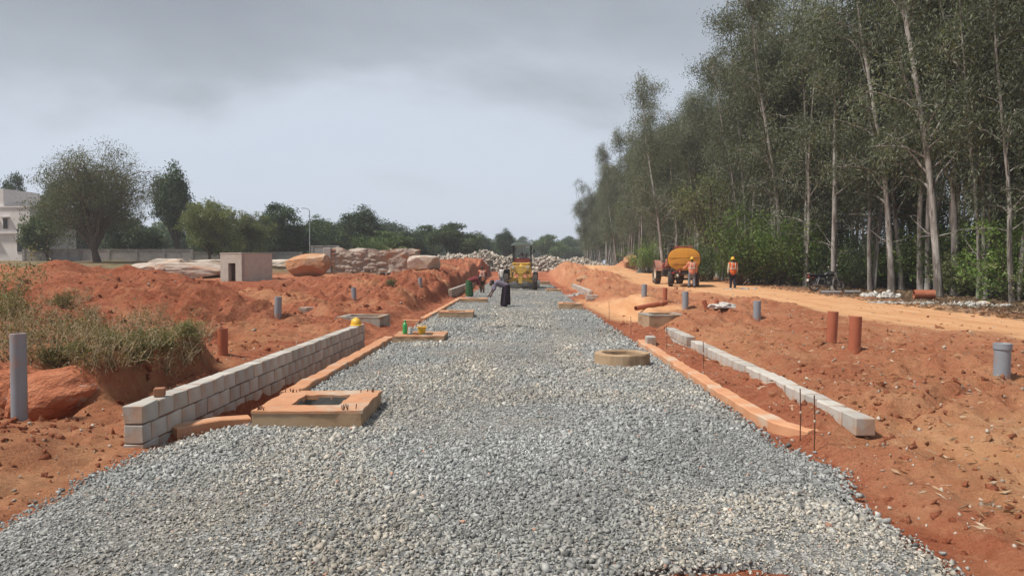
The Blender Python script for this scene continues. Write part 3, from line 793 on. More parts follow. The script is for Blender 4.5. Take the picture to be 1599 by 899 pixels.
# ================================================================== PIPES
def pipe(px, py_base, py_top, dia, mat_, label, lean=(0, 0), name='upright_pipe', d=None, cap=False):
    g = G(px, py_base) if d is None else D(px, d)
    dd = math.hypot(g.x * 0, g.y); h = (py_base - py_top) / FPX * g.y
    root = empty(name, g, 0, label, 'pipe')
    ro = dia / 2; ri = ro * .88; n = 22
    mb = MB(); mb.lathe([(ro, -.3), (ro, h - .004), (ro - .004, h), (ri + .003, h), (ri, h - .004), (ri, h - .5)], n=n)
    o = mb.build('tube', M[mat_], root, smooth=True); o.rotation_euler = (lean[0], lean[1], 0)
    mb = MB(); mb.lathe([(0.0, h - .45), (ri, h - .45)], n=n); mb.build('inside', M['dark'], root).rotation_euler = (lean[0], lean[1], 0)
    if cap:
        mb = MB(); mb.lathe([(ro, h - .09), (ro + .012, h - .085), (ro + .012, h - .005), (ro, h)], n=n); mb.build('collar', M[mat_], root, smooth=True).rotation_euler = (lean[0], lean[1], 0)
    return root
pipe(25, 690, 540, .175, 'pvc', 'tall grey pipe standing in the pit below the weedy bank', (.0, .005), d=8.75)
pipe(348, 553, 512, .19, 'pvc_red', 'red-brown pipe standing in the soil behind the block wall', (.03, .02))
pipe(434, 498, 469, .20, 'pvc', 'grey pipe on red soil below the hollow concrete box', (0, .03))
pipe(553, 468, 450, .19, 'pvc', 'short grey pipe half buried in the red heap', (0, -.04))
pipe(656, 446, 435, .19, 'pvc', 'small grey pipe poking from the red heap near the chamber row')
pipe(1006, 463, 444, .21, 'pvc', 'grey pipe standing farther back near the tanker wheel')
pipe(1038, 471, 450, .17, 'pvc_red', 'thin red-brown pipe in front of the tanker', (0, .03))
pipe(1070, 482, 455, .21, 'pvc', 'grey pipe standing behind the open chamber by the blocks')
pipe(1182, 500, 472, .21, 'pvc', 'grey pipe standing alone on red soil below the walking worker')
pipe(1298, 533, 486, .21, 'pvc_red', 'red-brown pipe of a pair, the one standing farther back', (0, .05))
pipe(1334, 547, 495, .21, 'pvc_red', 'red-brown pipe of a pair, the one standing closer', (.0, .03))
pipe(1568, 601, 544, .215, 'pvc', 'grey pipe with a collar standing in bare soil apart from the rest', (0, .01), cap=True, d=10.6)
def lying(px, py, L, dia, rz, mat_, label, tilt=0.):
    g = G(px, py); root = empty('lying_pipe', (g.x, g.y, g.z + dia * .42), rz, label, 'pipe'); root.rotation_euler = (0, tilt, rz)
    ro = dia / 2; ri = ro * .86; mb = MB(); mb.lathe([(ri, -L / 2), (ro, -L / 2), (ro, L / 2), (ri, L / 2), (ri, -L / 2)], axis='X', n=20); mb.build('tube', M[mat_], root, smooth=True)
    return root
lying(1017, 480, 1.5, .17, R(35), 'pvc_red', 'red-brown pipe lying half buried on a soil heap', R(-6))
lying(1443, 466, .78, .38, R(-14), 'pvc_red', 'short wide orange pipe lying at the foot of the trees')
lying(1297, 459, 1.0, .17, R(2), 'pvc', 'grey pipe length lying under the motorcycle')
lying(1331, 458, .7, .12, R(-4), 'pvc', 'thin grey pipe offcut lying ahead of the motorcycle')
for px, py, rx, lab in ((1104, 483, .35, 'broken red pipe stub leaning out of the soil'), (1118, 483, -.05, 'broken red pipe stub with a flat end in the soil')):
    pipe(px, py, py - 15, .13, 'pvc_red', lab, (0, -rx), name='pipe_stub')
# rebar stakes
for px, yb, yt, lab in ((1249, 690, 607, 'thin rusty stake beside the block row, with a knot of string'), (1271, 708, 617, 'thin rusty stake nearest the end of the block row'), (951, 503, 470, 'thin stake at the gravel edge by the small chamber'),
                        (985, 522, 494, 'thin stake at the gravel edge before the upright block'), (1041, 545, 508, 'thin stake in front of the short block wall'), (1098, 575, 533, 'thin stake in the soil strip behind the edging')):
    g = G(px, yb); h = (yb - yt) / FPX * g.y
    root = empty('rebar_stake', g, 0, lab, 'stake')
    mb = MB(); mb.tube([(0, 0, -.2), (.005, 0, h * .5), (-.003, .004, h)], .0065, 6); mb.build('rod', M['steel'], root)
    mb = MB(); mb.ball((.004, 0, h * .55), (.014, .014, .018), 7, 5); mb.build('string_knot', M['cream'], root)

# ================================================================== SMALL THINGS
def hard_hat(parent, c, rz=0, scale=1.0, m='hat', tilt=0):
    o = MB()
    prof = [(.115, .0), (.118, .03), (.112, .07), (.09, .115), (.055, .14), (.0, .15)]
    o.lathe(prof, n=18, sc=(.88, 1.05))
    h = o.build('shell', M[m], parent, smooth=True)
    b = MB(); b.lathe([(.112, .004), (.138, -.004), (.14, .004), (.112, .016)], n=18, sc=(.9, 1.12)); b.build('brim', M[m], h, smooth=True)
    b = MB(); b.tube([(0, .11, .06), (0, .075, .125), (0, 0, .153), (0, -.075, .125), (0, -.11, .06)], .012, 6); b.build('ridge', M[m], h, smooth=True)
    h.location = c; h.rotation_euler = (tilt, 0, rz); h.scale = (scale,) * 3
    return h
root = empty('hard_hat', (-3.86, 17.25, .412), .6, 'yellow safety helmet resting on the far end of the block wall', 'helmet'); hard_hat(root, (0, 0, 0), 0, 1.15)
b = MB(); b.box((0, 0, .045), (.11, .10, .09)); o = b.build('brick_piece', M['brick'], bevel=.006); o.location = (-3.93, 7.95, .412); o.rotation_euler = (0, 0, .3)
tag(o, 'small piece of brown brick on the near end of the block wall', 'brick')
# bottle and tub on the second chamber
cz = .135; bp = at_d(646, 528, 1); s = (EYE - cz) / -(bp.z - EYE); bp = at_d(646, 519, 18.6)
root = empty('water_bottle', (-2.83, 18.05, cz), 0, 'green plastic bottle standing on the stained chamber', 'bottle')
M['greenplastic'] = simple('green_plastic', (.05, .36, .10), (.04, .30, .08), 3, .25)
M['clearplastic'] = simple('cloudy_plastic', (.55, .62, .58), None, 3, .3)
b = MB(); b.lathe([(0, 0), (.055, 0), (.06, .02), (.06, .1), (.056, .12), (.06, .14), (.06, .21), (.045, .25), (.022, .275), (.022, .3)], n=16); b.build('bottle_body', M['greenplastic'], root, smooth=True)
b = MB(); b.lathe([(.026, .295), (.026, .33), (0, .332)], n=14); b.build('cap', M['greenplastic'], root, smooth=True)
root = empty('plastic_cup', (-2.69, 18.02, cz), 0, 'cloudy clear plastic jar between the green bottle and the tub', 'jar')
b = MB(); b.lathe([(0, 0), (.05, 0), (.055, .16), (.05, .165), (.045, .02)], n=14); b.build('jar_body', M['clearplastic'], root, smooth=True)
root = empty('plastic_tub', (-2.42, 18.1, cz), 0, 'yellow plastic tub beside the green bottle on the chamber', 'tub')
b = MB(); b.lathe([(0, .0), (.075, 0), (.11, .15), (.125, .155), (.125, .165), (.102, .162), (.07, .015)], n=18); b.build('tub_body', M['hat'], root, smooth=True)
b = MB(); b.tube([(.118 * math.cos(q), .118 * math.sin(q) * .3 - .02, .16 + .06 * math.sin(q)) for q in [math.pi * k_ / 8 for k_ in range(9)]], .006, 5); b.build('handle', M['hat'], root)
g = G(1128, 482); root = empty('white_sack', g, .3, 'crumpled white sack lying on the red soil', 'sack')
def lump_mesh(name, seed, sub=3, amp=.22, freq=1.6, flat=.0, planes=0):
    r = random.Random(seed); bm = bmesh.new(); bmesh.ops.create_icosphere(bm, subdivisions=sub, radius=1)
    ofs = Vector((r.uniform(0, 50), r.uniform(0, 50), r.uniform(0, 50)))
    from mathutils import noise as mn
    pl = []
    for _ in range(planes):
        n = Vector((r.gauss(0, 1), r.gauss(0, 1), r.gauss(0, 1))).normalized(); pl.append((n, r.uniform(.56, .9)))
    for v in bm.verts:
        if planes > 3: v.co = v.co.lerp(v.co / max(abs(v.co.x), abs(v.co.y), abs(v.co.z)) * .86, .62)
        for n, dd in pl:
            q = v.co.dot(n)
            if q > dd: v.co -= n * (q - dd)
        v.co *= 1 + amp * mn.noise(v.co * freq + ofs) + amp * .35 * mn.noise(v.co * freq * 3.3 + ofs)
        if v.co.z < -flat: v.co.z = -flat - (v.co.z + flat) * -.1
    me = bpy.data.meshes.new(name); bm.to_mesh(me); bm.free()
    return me
me = lump_mesh('sack_body', 5, 3, .35, 2.0, .2); o = link('sack_body', me, M['whitecloth'], root); o.scale = (.42, .22, .13); o.location = (0, 0, .05)

# ================================================================== ROCKS, BOX, RUBBLE
def boulder(px, py, wpx, hpx, mat_, label, seed, d=None, planes=13, amp=.05, dy=.8, rz=0, name='boulder', sub=4, sink=.12):
    g = G(px, py) if d is None else D(px, d)
    w = wpx / FPX * g.y; h = hpx / FPX * g.y
    me = lump_mesh(name, seed, sub, amp, 1.5, .95, planes)
    o = link(name, me, M[mat_]); o.location = (g.x, g.y + w * dy * .3, g.z + h * .5 - h * sink); o.scale = (w / 2 * 1.12, w / 2 * dy, h / 2 * 1.25); o.rotation_euler = (0, 0, rz)
    return tag(o, label, 'boulder')
boulder(476, 446, 70, 46, 'rock_red', 'big orange-stained granite boulder beside the hollow concrete box', 11, d=45)
boulder(137, 444, 70, 28, 'rock_pale', 'pale angular granite block behind the weedy bank', 23, d=33)
boulder(290, 440, 110, 26, 'rock_grey', 'long low grey outcrop left of the hollow concrete box', 33, d=44, planes=6, amp=.16, dy=.5)
boulder(225, 440, 70, 22, 'rock_grey', 'rounded grey outcrop behind the bright green plant', 35, d=46, planes=6, amp=.16, dy=.5)
boulder(660, 437, 52, 26, 'rock_pale', 'flat-topped pale slab rock on the red heap past the long stone wall', 41, d=47, dy=.7)
boulder(478, 488, 26, 8, 'rock_pale', 'small pale rock lying in the red soil near the block wall', 43, planes=6)
boulder(330, 415, 90, 16, 'rock_pale', 'wide pale slab lying beyond the hollow concrete box', 47, d=62, dy=.6, planes=5, amp=.12)
boulder(255, 418, 60, 14, 'rock_pale', 'pale slab lying in front of the compound wall', 49, d=64, dy=.6, planes=5, amp=.12)
boulder(440, 418, 60, 16, 'rock_pale', 'pale slab between the concrete box and the orange boulder', 53, d=60, dy=.6, planes=5, amp=.12)
boulder(985, 418, 22, 24, 'rock_red', 'red-stained boulder at the far corner of the trees', 57, d=98)
boulder(925, 470, 22, 10, 'rock_grey', 'grey rock beside the far low block wall', 59, planes=7)
boulder(910, 452, 20, 10, 'rock_red', 'reddish rock beside the track before the tanker', 61, d=52)
g = D(1535, 27); o = link('stone_slab', lump_mesh('stone_slab', 71, 3, .08, 1.5, .9, 7), M['rock_pale']); o.location = (g.x, g.y, g.z + .05); o.scale = (.38, .25, .1); tag(o, 'pale flat stone lying among the litter near the lying orange pipe', 'stone')
M['rock_soil'] = simple('soil_caked_rock', (.44, .145, .075), (.54, .22, .12), 2.5, .95, bscale=5, bstr=.9, bdist=.15, c3=(.56, .50, .44), s3=.9, t3=(.60, .64), spec=.15)
g = D(95, 9.75); o = link('boulder', lump_mesh('boulder', 97, 4, .22, 1.2, .95, 2), M['rock_soil']); o.location = (g.x, 9.85, .02); o.scale = (.72, .5, .46); o.rotation_euler = (0, 0, .5); tag(o, 'soil-caked rounded boulder with white patches in front of the weedy bank', 'boulder')
g = D(20, 9.9); o = link('boulder', lump_mesh('boulder', 98, 4, .24, 1.2, .95, 2), M['rock_soil']); o.location = (g.x, 10.1, .0); o.scale = (.75, .5, .5); tag(o, 'soil-caked mass behind the tall grey pipe in the pit', 'boulder')
# rubble-stone wall: the long rough grey wall
root = empty('stone_wall', D(575, 52), 0, 'long rough rubble-stone wall with a pale mortared end', 'wall')
gz = Hs(root.location.x, 52); root.location.z = gz
bm = bmesh.new(); bmesh.ops.create_cube(bm, size=2); bmesh.ops.subdivide_edges(bm, edges=bm.edges, cuts=40, use_grid_fill=True)
from mathutils import noise as mnoise
for v in bm.verts:
    q = Vector((v.co.x * 3.2, v.co.y * .7, v.co.z * .85)); q += Vector((mnoise.noise(q * 1.1), mnoise.noise(q * 1.1 + Vector((9, 0, 0))), mnoise.noise(q * .9 + Vector((0, 9, 0))))) * .22 + Vector((mnoise.noise(q * 4), mnoise.noise(q * 4 + Vector((5, 0, 0))), mnoise.noise(q * 4 + Vector((0, 5, 0))))) * .07
    v.co = q
me = bpy.data.meshes.new('rubble_core'); bm.to_mesh(me); bm.free(); o = link('rubble_core', me, M['rock_grey'], root); o.location = (.35, 0, .7)
mb = MB(); mb.box((0, 0, .8), (.55, 1.2, 1.75)); o = mb.build('end_pier', M['cement_wall'], root, bevel=.04); o.location = (-2.7, -.25, 0)
r = random.Random(4)
for k_ in range(5):
    mb = MB(); mb.box((0, 0, 0), (.3, .2, .1)); o = mb.build('brick', M['brick'], root, bevel=.01); o.location = (-2.32, -.72 , .45 + k_ * .26)
st = lump_mesh('stone', 85, 2, .15, 1.5, .9, 7); st.materials.append(M['rock_grey'])
for k_ in range(70):
    o = bpy.data.objects.new('stone', st); COL.objects.link(o); o.parent = root
    o.location = (r.uniform(-2.1, 3.2), -.66 + r.uniform(-.04, .06), r.uniform(.0, 1.35)); o.scale = (r.uniform(.2, .5), .13, r.uniform(.09, .18)); o.rotation_euler = (r.uniform(-.1, .1), r.uniform(-.15, .15), r.uniform(-.15, .15))
# hollow concrete box
g = D(385, 41); root = empty('concrete_box', (g.x, g.y, g.z - .1), R(60), 'hollow concrete box with a square opening, standing on the red soil', 'concrete box')
Wb, Db, Hb, T = 2.1, 1.75, 1.62, .2
mb = MB(); mb.box((Wb / 2 - T / 2, 0, Hb / 2), (T, Db, Hb)); mb.box((0, Db / 2 - T / 2, Hb / 2), (Wb - 2 * T, T, Hb))
mb.box((0, -Db / 2 + T / 2, Hb / 2), (Wb - 2 * T, T, Hb)); mb.build('wall', M['box_concrete'], root)
mb = MB()
mb.box((-Wb / 2 + T / 2, 0, Hb - .25), (T, Db, .5)); mb.box((-Wb / 2 + T / 2, -Db / 2 + .25, (Hb - .5) / 2), (T, .5, Hb - .502)); mb.box((-Wb / 2 + T / 2, Db / 2 - .33, (Hb - .5) / 2), (T, .66, Hb - .502)); mb.build('opening_wall', M['box_concrete'], root)
mb = MB(); mb.box((0, 0, Hb + .03), (Wb + .04, Db + .04, .06)); mb.build('top_slab', M['box_concrete'], root, bevel=.01)
# far rubble pile: hundreds of broken stones
n = 5200
x = rng.uniform(-12.5, 12.5, n); yy = 104 + rng.normal(0, 2.4, n)
prof = np.interp(x, [-12.5, -10, -7, -3.5, 0, 2, 4, 6, 8, 10, 12.5], [.2, .9, 1.4, 2.2, 1.7, 2.0, 1.8, 1.1, 1.5, 1.3, .2]) * (.8 + .4 * fbm(x * .9, x * 0, 19, 3))
zt = prof * np.clip(1 - ((yy - 104) / 4.2) ** 2, 0, 1) * np.sqrt(rng.random(n))
size = np.exp(rng.normal(math.log(.16), .4, n))
asp = np.stack([rng.uniform(.8, 1.4, n), rng.uniform(.7, 1.1, n), rng.uniform(.4, .8, n)], 1)
v, f = scatter(cube8(), np.stack([x, yy, H(x, yy) + zt], 1), size, asp, .8, .22)
g = rng.uniform(.25, .60, n); me = np_mesh('rubble_pile', v, f); set_col(me, 'tint', np.repeat(np.stack([g * 1.05, g * .9, g * .74], 1), 8, axis=0))
tag(link('rubble_pile', me, M['stone']), 'long pile of broken pale stone behind the grader', 'rubble', kind='stuff')
def small_pile(px, py, wpx, h, n, s, name, label, gg=(.3, .6), dark=0):
    c = G(px, py); w = wpx / FPX * c.y / 2
    q = rng.uniform(0, 6.28, n); rr = np.sqrt(rng.random(n)); x = c.x + np.cos(q) * rr * w; y = c.y + .5 + np.sin(q) * rr * w * .45
    z = H(x, y) + h * (1 - rr) * rng.random(n)
    size = rng.uniform(s * .4, s, n); asp = np.stack([rng.uniform(.8, 1.4, n), rng.uniform(.7, 1.1, n), rng.uniform(.4, .8, n)], 1)
    v, f = scatter(cube8(), np.stack([x, y, z], 1), size, asp, .8, .22)
    g = rng.uniform(gg[0], gg[1], n); me = np_mesh(name, v, f); set_col(me, 'tint', np.repeat(np.stack([g, g * .95, g * .88], 1), 8, axis=0))
    tag(link(name, me, M['stone']), label, 'rubble', kind='stuff')
small_pile(1385, 464, 62, .22, 130, .13, 'stone_heap', 'small heap of white broken stone at the foot of the trees', (.4, .75))
small_pile(1420, 474, 110, .03, 500, .05, 'stone_dust', 'thin spread of pale stone dust in front of the lying orange pipe', (.35, .6))
small_pile(1540, 478, 110, .06, 220, .08, 'stone_litter', 'scattered pale stones among litter at the foot of the trees', (.3, .6))
small_pile(900, 462, 34, .12, 60, .14, 'brick_rubble', 'broken brick and concrete rubble beside the far block wall', (.25, .5))
small_pile(1020, 425, 50, .5, 160, .3, 'stone_debris', 'grey broken stone beside the track behind the tractor', (.2, .4))
small_pile(1165, 452, 70, .02, 34, .08, 'branch_debris', 'scattered pale rubble behind the walking worker', (.3, .55))

# ================================================================== TREES
def bend_path(p0, d0, L, n, r, wander=.12, up=0.0, droop=0.0):
    p = Vector(p0); d = Vector(d0).normalized(); out = [p.copy()]
    for i in range(n):
        d = d + Vector((r.gauss(0, wander), r.gauss(0, wander), r.gauss(0, wander) + up - droop * (i / n)))
        d.normalize(); p = p + d * (L / n); out.append(p.copy())
    return out
def clump(c, n, spread, ln, wd, r, down=.8, name=None):
    pos = np.array(c)[None] + rng.normal(0, 1, (n, 3)) * np.array(spread)
    d = rng.normal(0, 1, (n, 3)); d[:, 2] -= down
    return pos, d, rng.uniform(ln * .6, ln * 1.3, n), rng.uniform(wd * .7, wd * 1.3, n)
def finish_leaves(name, parts, crown_c=None):
    pos = np.concatenate([q[0] for q in parts]); d = np.concatenate([q[1] for q in parts]); l = np.concatenate([q[2] for q in parts]); w = np.concatenate([q[3] for q in parts])
    cl = np.concatenate([np.full(len(q[0]), rng.normal(.42, .17)) for q in parts])
    tint = np.clip(cl + rng.normal(0, .17, len(pos)), 0, 1)
    return leaves_mesh(name, pos, d, l, w, tint, .10)
def eucalyptus(seed, h, stems=1, low=.34, leafn=70, rad=.16, lean=.0, branches=24, lmat='eleaf'):
    r = random.Random(seed); mb = MB(); parts = []
    for s_ in range(stems):
        a0 = r.uniform(0, 6.28); off = Vector((math.cos(a0), math.sin(a0), 0)) * (.16 if stems > 1 else 0)
        hh = h * (1 if s_ == 0 else r.uniform(.78, .98))
        d0 = Vector((math.cos(a0) * (.10 if stems > 1 else lean), math.sin(a0) * (.085 if stems > 1 else lean * .4), 1))
        n = 14; path = bend_path(off + Vector((0, 0, -.3)), d0, hh, n, r, .035, up=.03)
        rr = rad * (1 if stems == 1 else .82)
        radii = [rr * (1.25 if i == 0 else 1) * (1 - .93 * (i / n) ** .85) + .012 for i in range(n + 1)]
        mb.tube(path, radii, 9, caps=False)
        for b_ in range(branches // stems + 2):
            t = r.uniform(low, .985) ; t = low + (t - low) * 1.0
            k_ = t * n; i = min(int(k_), n - 1); p = path[i].lerp(path[i + 1], k_ - i)
            az = r.uniform(0, 6.28); el = R(r.uniform(35, 68)); L = hh * r.uniform(.10, .19) * (1.15 - .55 * t)
            d = Vector((math.cos(az) * math.cos(el), math.sin(az) * math.cos(el), math.sin(el)))
            bp_ = bend_path(p, d, L, 5, r, .14, droop=.06)
            br = max(.018, radii[i] * .42)
            mb.tube(bp_, [br * (1 - .8 * q / 5) for q in range(6)], 5, caps=False)
            for q in range(3 if r.random() < .75 else 4):
                u = r.uniform(.45, 1.0) * 5; i2 = min(int(u), 4); p2 = bp_[i2].lerp(bp_[i2 + 1], u - i2)
                d2 = Vector((r.gauss(0, 1), r.gauss(0, 1), r.uniform(-.1, .8))).normalized(); L2 = r.uniform(.5, 1.25)
                sp = bend_path(p2, d2, L2, 3, r, .2, droop=.35)
                mb.tube(sp, [.016, .012, .009, .005], 4, caps=False)
                e_ = sp[-1]; m_ = sp[2]
                parts.append(clump((e_.x, e_.y, e_.z - .25), int(leafn * r.uniform(.5, 1.2)), (.32, .32, .46), .225, .052, r, 1.25))
                parts.append(clump((m_.x, m_.y, m_.z - .1), int(leafn * .5), (.26, .26, .28), .21, .05, r, 1.0))
        # a few dead twigs low on the stem
        for b_ in range(4):
            t = r.uniform(.15, low); k_ = t * n; i = int(k_); p = path[i]
            az = r.uniform(0, 6.28); d = Vector((math.cos(az), math.sin(az), r.uniform(.1, .8)))
            mb.tube(bend_path(p, d, r.uniform(.5, 1.8), 4, r, .2), [.022, .018, .014, .01, .006], 4, caps=False)
    tm_ = mb.mesh('trunk', smooth=True); cm = finish_leaves('crown', parts)
    return tm_, cm, h
def broad_tree(seed, h, w, leafn=75, clumps=110, ln=.30, wd=.14, trunk_h=.22, lobes=7, gap=.0, twigs=False, down=.2, rad=None):
    "spreading crown built from lobes, each a cloud of leaf clumps"
    r = random.Random(seed); mb = MB(); parts = []
    rad = rad or h * .028
    th = h * trunk_h
    tp = bend_path((0, 0, -.3), (r.uniform(-.1, .1), r.uniform(-.1, .1), 1), th + .3, 5, r, .08, up=.05)
    mb.tube(tp, [rad * (1.35 - .1 * q) for q in range(6)], 9, caps=False)
    fork = tp[-1]; lob = []
    for i in range(lobes):
        az = 2 * math.pi * i / lobes + r.uniform(-.5, .5); rr = w / 2 * r.uniform(.22, .62); zc_ = h * r.uniform(.30, .78)
        if i == 0: rr *= .2; zc_ = h * .84
        lob.append((Vector((math.cos(az) * rr, math.sin(az) * rr, zc_)), Vector((w * r.uniform(.2, .29), w * r.uniform(.2, .29), h * r.uniform(.16, .24)))))
    for c, s_ in lob:
        path = [fork.lerp(c, q / 5) + Vector((r.gauss(0, .06), r.gauss(0, .06), .12 * math.sin(q / 5 * 3.14))) * h * .1 for q in range(6)]; path[0] = fork
        mb.tube(path, [rad * (.75 - .12 * q) for q in range(6)], 6, caps=False)
        for j in range(clumps // lobes):
            q = Vector((r.gauss(0, 1), r.gauss(0, 1), r.gauss(0, 1))).normalized() * (r.random() ** .4)
            e_ = c + Vector((q.x * s_.x, q.y * s_.y, q.z * s_.z))
            if r.random() < gap: continue
            if twigs or j % 4 == 0:
                a_ = path[r.randint(2, 5)]
                mb.tube([a_, a_.lerp(e_, .5) + Vector((0, 0, .03 * h)), e_], [rad * .16, rad * .1, .008], 4, caps=False)
            sc_ = h * .042
            parts.append(clump(tuple(e_), int(leafn * r.uniform(.6, 1.3)), (sc_ * 1.15, sc_ * 1.15, sc_ * .75), ln, wd, r, down))
    return mb.mesh('trunk', smooth=True), finish_leaves('crown', parts), h
def shrub(seed, h, w, leafn=50, stems=16, ln=.13, wd=.06, down=0., dry=0.):
    r = random.Random(seed); mb = MB(); parts = []
    for i in range(stems):
        az = r.uniform(0, 6.28); e = r.uniform(.1, .9); d = Vector((math.cos(az) * e, math.sin(az) * e, 1))
        L = h * r.uniform(.6, 1.1); path = bend_path((math.cos(az) * w * .12 * r.random(), math.sin(az) * w * .12 * r.random(), -.05), d, L, 5, r, .16)
        mb.tube(path, [h * .011, h * .009, h * .008, h * .006, h * .004, h * .002], 5, caps=False)
        for q in (2, 3, 4, 5):
            c = path[q] + Vector((r.gauss(0, 1), r.gauss(0, 1), r.gauss(0, .6))) * w * .10
            parts.append(clump(tuple(c), int(leafn * r.uniform(.4, 1.1) / 4 * (1 + q * .2)), (w * .085, w * .085, h * .075), ln, wd, r, down))
    return mb.mesh('stem', smooth=True), finish_leaves('foliage', parts), h
def plant_thing(name, var, loc, sc, rz, bark, leaf, label, cat, group=None, lean=(0, 0)):
    tm_, cm, h = var
    root = empty(name, loc, rz, label, cat, group); root.rotation_euler = (lean[0], lean[1], rz); root.scale = sc if not isinstance(sc, (int, float)) else (sc,) * 3
    a = link(tm_.name.split('.')[0], tm_, M[bark], root); b = link(cm.name.split('.')[0], cm, M[leaf], root)
    return root
EV = [eucalyptus(101, 17.5, 2, .25, 84, .13, 0, 32), eucalyptus(102, 18, 2, .23, 84, .16, 0, 34), eucalyptus(103, 16.5, 2, .32, 82, .095, .05, 28), eucalyptus(104, 18.5, 1, .22, 88, .16, .04, 32), eucalyptus(105, 16, 3, .22, 76, .12, 0, 34), eucalyptus(106, 18, 3, .22, 80, .125, 0, 36), eucalyptus(107, 15, 1, .16, 86, .10, .08, 30)]
r = random.Random(12)
placed = []
def etree(x, y, v, s=1.0, rz=None, lean=(0, 0), label=None, group='eucalyptus trees of the plantation'):
    placed.append((x, y))
    return plant_thing('eucalyptus_tree', EV[v], (x, y, Hs(x, y)), s, r.uniform(0, 6.28) if rz is None else rz, 'ebark', 'eleaf', label, 'tree', group, lean)
# the ones that can be told apart at the edge of the plantation
for px, d, v, s, lean, lab in (
        (1305, 39.5, 1, 1.0, (0, .01), 'thick grey double-stemmed eucalyptus right behind the motorcycle'),
        (1366, 38.5, 0, 1.1, (0, -.17), 'pale smooth eucalyptus leaning towards the road beside the stone heap'),
        (1394, 37.5, 3, 1.05, (0, .0), 'thick mottled grey eucalyptus above the small white stone heap'),
        (1443, 36.0, 1, 1.05, (0, -.02), 'pale peeling twin-stemmed eucalyptus above the lying orange pipe'),
        (1486, 37.0, 2, 1.1, (0, .03), 'slim dark straight eucalyptus between the peeling twin stem and the gap of sky'),
        (1548, 33.0, 6, 1.0, (0, .05), 'slanting eucalyptus in front of the bright gap'),
        (1585, 31.0, 4, 1.05, (0, -.02), 'twin-stemmed eucalyptus at the edge of the picture'),
        (1262, 43.0, 0, 1.05, (0, .02), 'straight grey eucalyptus before the motorcycle tail'),
        (1222, 46.0, 3, 1.0, (0, .03), 'grey eucalyptus rising behind the light green bushes'),
        (1168, 50.0, 5, 1.0, (0, .0), 'three-stemmed eucalyptus behind the walking worker'),
        (1128, 55.0, 2, 1.05, (0, -.10), 'dark leaning eucalyptus behind the pale olive sapling'),
        (1036, 70.0, 3, 1.0, (0, 0), 'pale straight eucalyptus left of the tanker'),
        (1000, 82.0, 1, 1.0, (0, 0), 'double-stemmed eucalyptus where the track bends behind the tractor'),
        (948, 125.0, 4, 1.1, (0, -.05), 'eucalyptus near the far corner with a drooping crown')):
    c = D(px, d); etree(c.x, c.y, v, s, None, lean, lab)
c = D(918, 150); etree(c.x, c.y, 4, 1.05, 1.0, (0, -.10), 'last eucalyptus of the row with drooping branches against the sky')
for row, (xo, sp_) in enumerate(((17.2, 2.5), (19.8, 2.7), (22.6, 3.1), (25.8, 3.5), (29.4, 3.9))):
    yv = 21.5 + row * 1.3
    while yv < (172 if row < 3 else 160):
        x = xo + r.gauss(0, .65); y = yv + r.gauss(0, .6); yv += sp_ * (1 + .004 * max(yv - 60, 0))
        if row == 0 and y < 47: x += 2.4
        if y > 60: x -= min(2.0, (y - 60) * .03)
        if row > 2 and y < 58 and r.random() < .55: continue
        if min(math.hypot(x - a, y - b) for a, b in placed) < 1.1: continue
        v = r.choice([0, 0, 1, 2, 2, 3, 4, 5, 6]); s = r.uniform(.82, 1.12) * (1 - .16 * max(0, min(1, (y - 95) / 60)))
        etree(x, y, v, s, None, (r.gauss(0, .02), r.gauss(0, .025)), ['pale slender eucalyptus standing in the front rows of the plantation', 'eucalyptus trunk and crown standing deep inside the plantation'][row > 1])
# pale young tree and the bushes at the forest foot
OT = [broad_tree(201, 8, 5.0, 60, 110, .20, .07, .2, 7, .1, True, .5), broad_tree(202, 5, 3.6, 60, 90, .16, .07, .12, 6, .05, True, .3)]
c = D(1108, 54); plant_thing('young_tree', OT[0], c, (1.02, 1.02, 1.02), 1.0, 'bark', 'oleaf', 'pale olive young tree between the tanker and the dark trunks', 'tree')
SV = [shrub(301, 3.4, 2.6, 150, 22, .17, .07), shrub(302, 2.6, 2.6, 130, 22, .16, .065), shrub(303, 4.2, 2.4, 150, 22, .18, .075), shrub(304, 1.9, 2.4, 110, 20, .14, .06)]
for px, d, v, s, lm, lab in ((1152, 45.5, 2, 1.05, 'bleaf', 'tall fresh green bush behind the walking worker'), (1205, 45, 0, 1.1, 'bleaf', 'light green bush between the walking worker and the motorcycle'), (1238, 44, 2, .9, 'bleaf', 'upright light green bush left of the motorcycle'),
                         (1270, 43, 1, 1.1, 'gleaf', 'dark green bush touching the motorcycle tail'), (1335, 41, 1, .9, 'oleaf', 'brownish bush between the leaning pale trunk and the motorcycle'), (1415, 40, 0, .9, 'gleaf', 'green bush between the mottled trunk and the twin stem'),
                         (1468, 38, 1, .95, 'gleaf', 'green bush right behind the lying orange pipe'), (1510, 36, 0, .95, 'bleaf', 'bright green bush under the bright gap in the trees'), (1545, 36, 2, .8, 'bleaf', 'tall light bush at the slanting eucalyptus'), (1590, 31, 1, .9, 'oleaf', 'brown-green bush at the edge of the picture'),
                         (1098, 52, 1, 1.0, 'gleaf', 'dark bush right of the tanker'), (1010, 78, 0, 1.0, 'gleaf', 'dark bush beside the tractor'), (1180, 47, 1, 1.1, 'gleaf', 'dark bush close behind the walking worker')):
    c = D(px, d); plant_thing('bush', SV[v], c, s, r.uniform(0, 6.28), 'bark', lm, lab, 'bush')
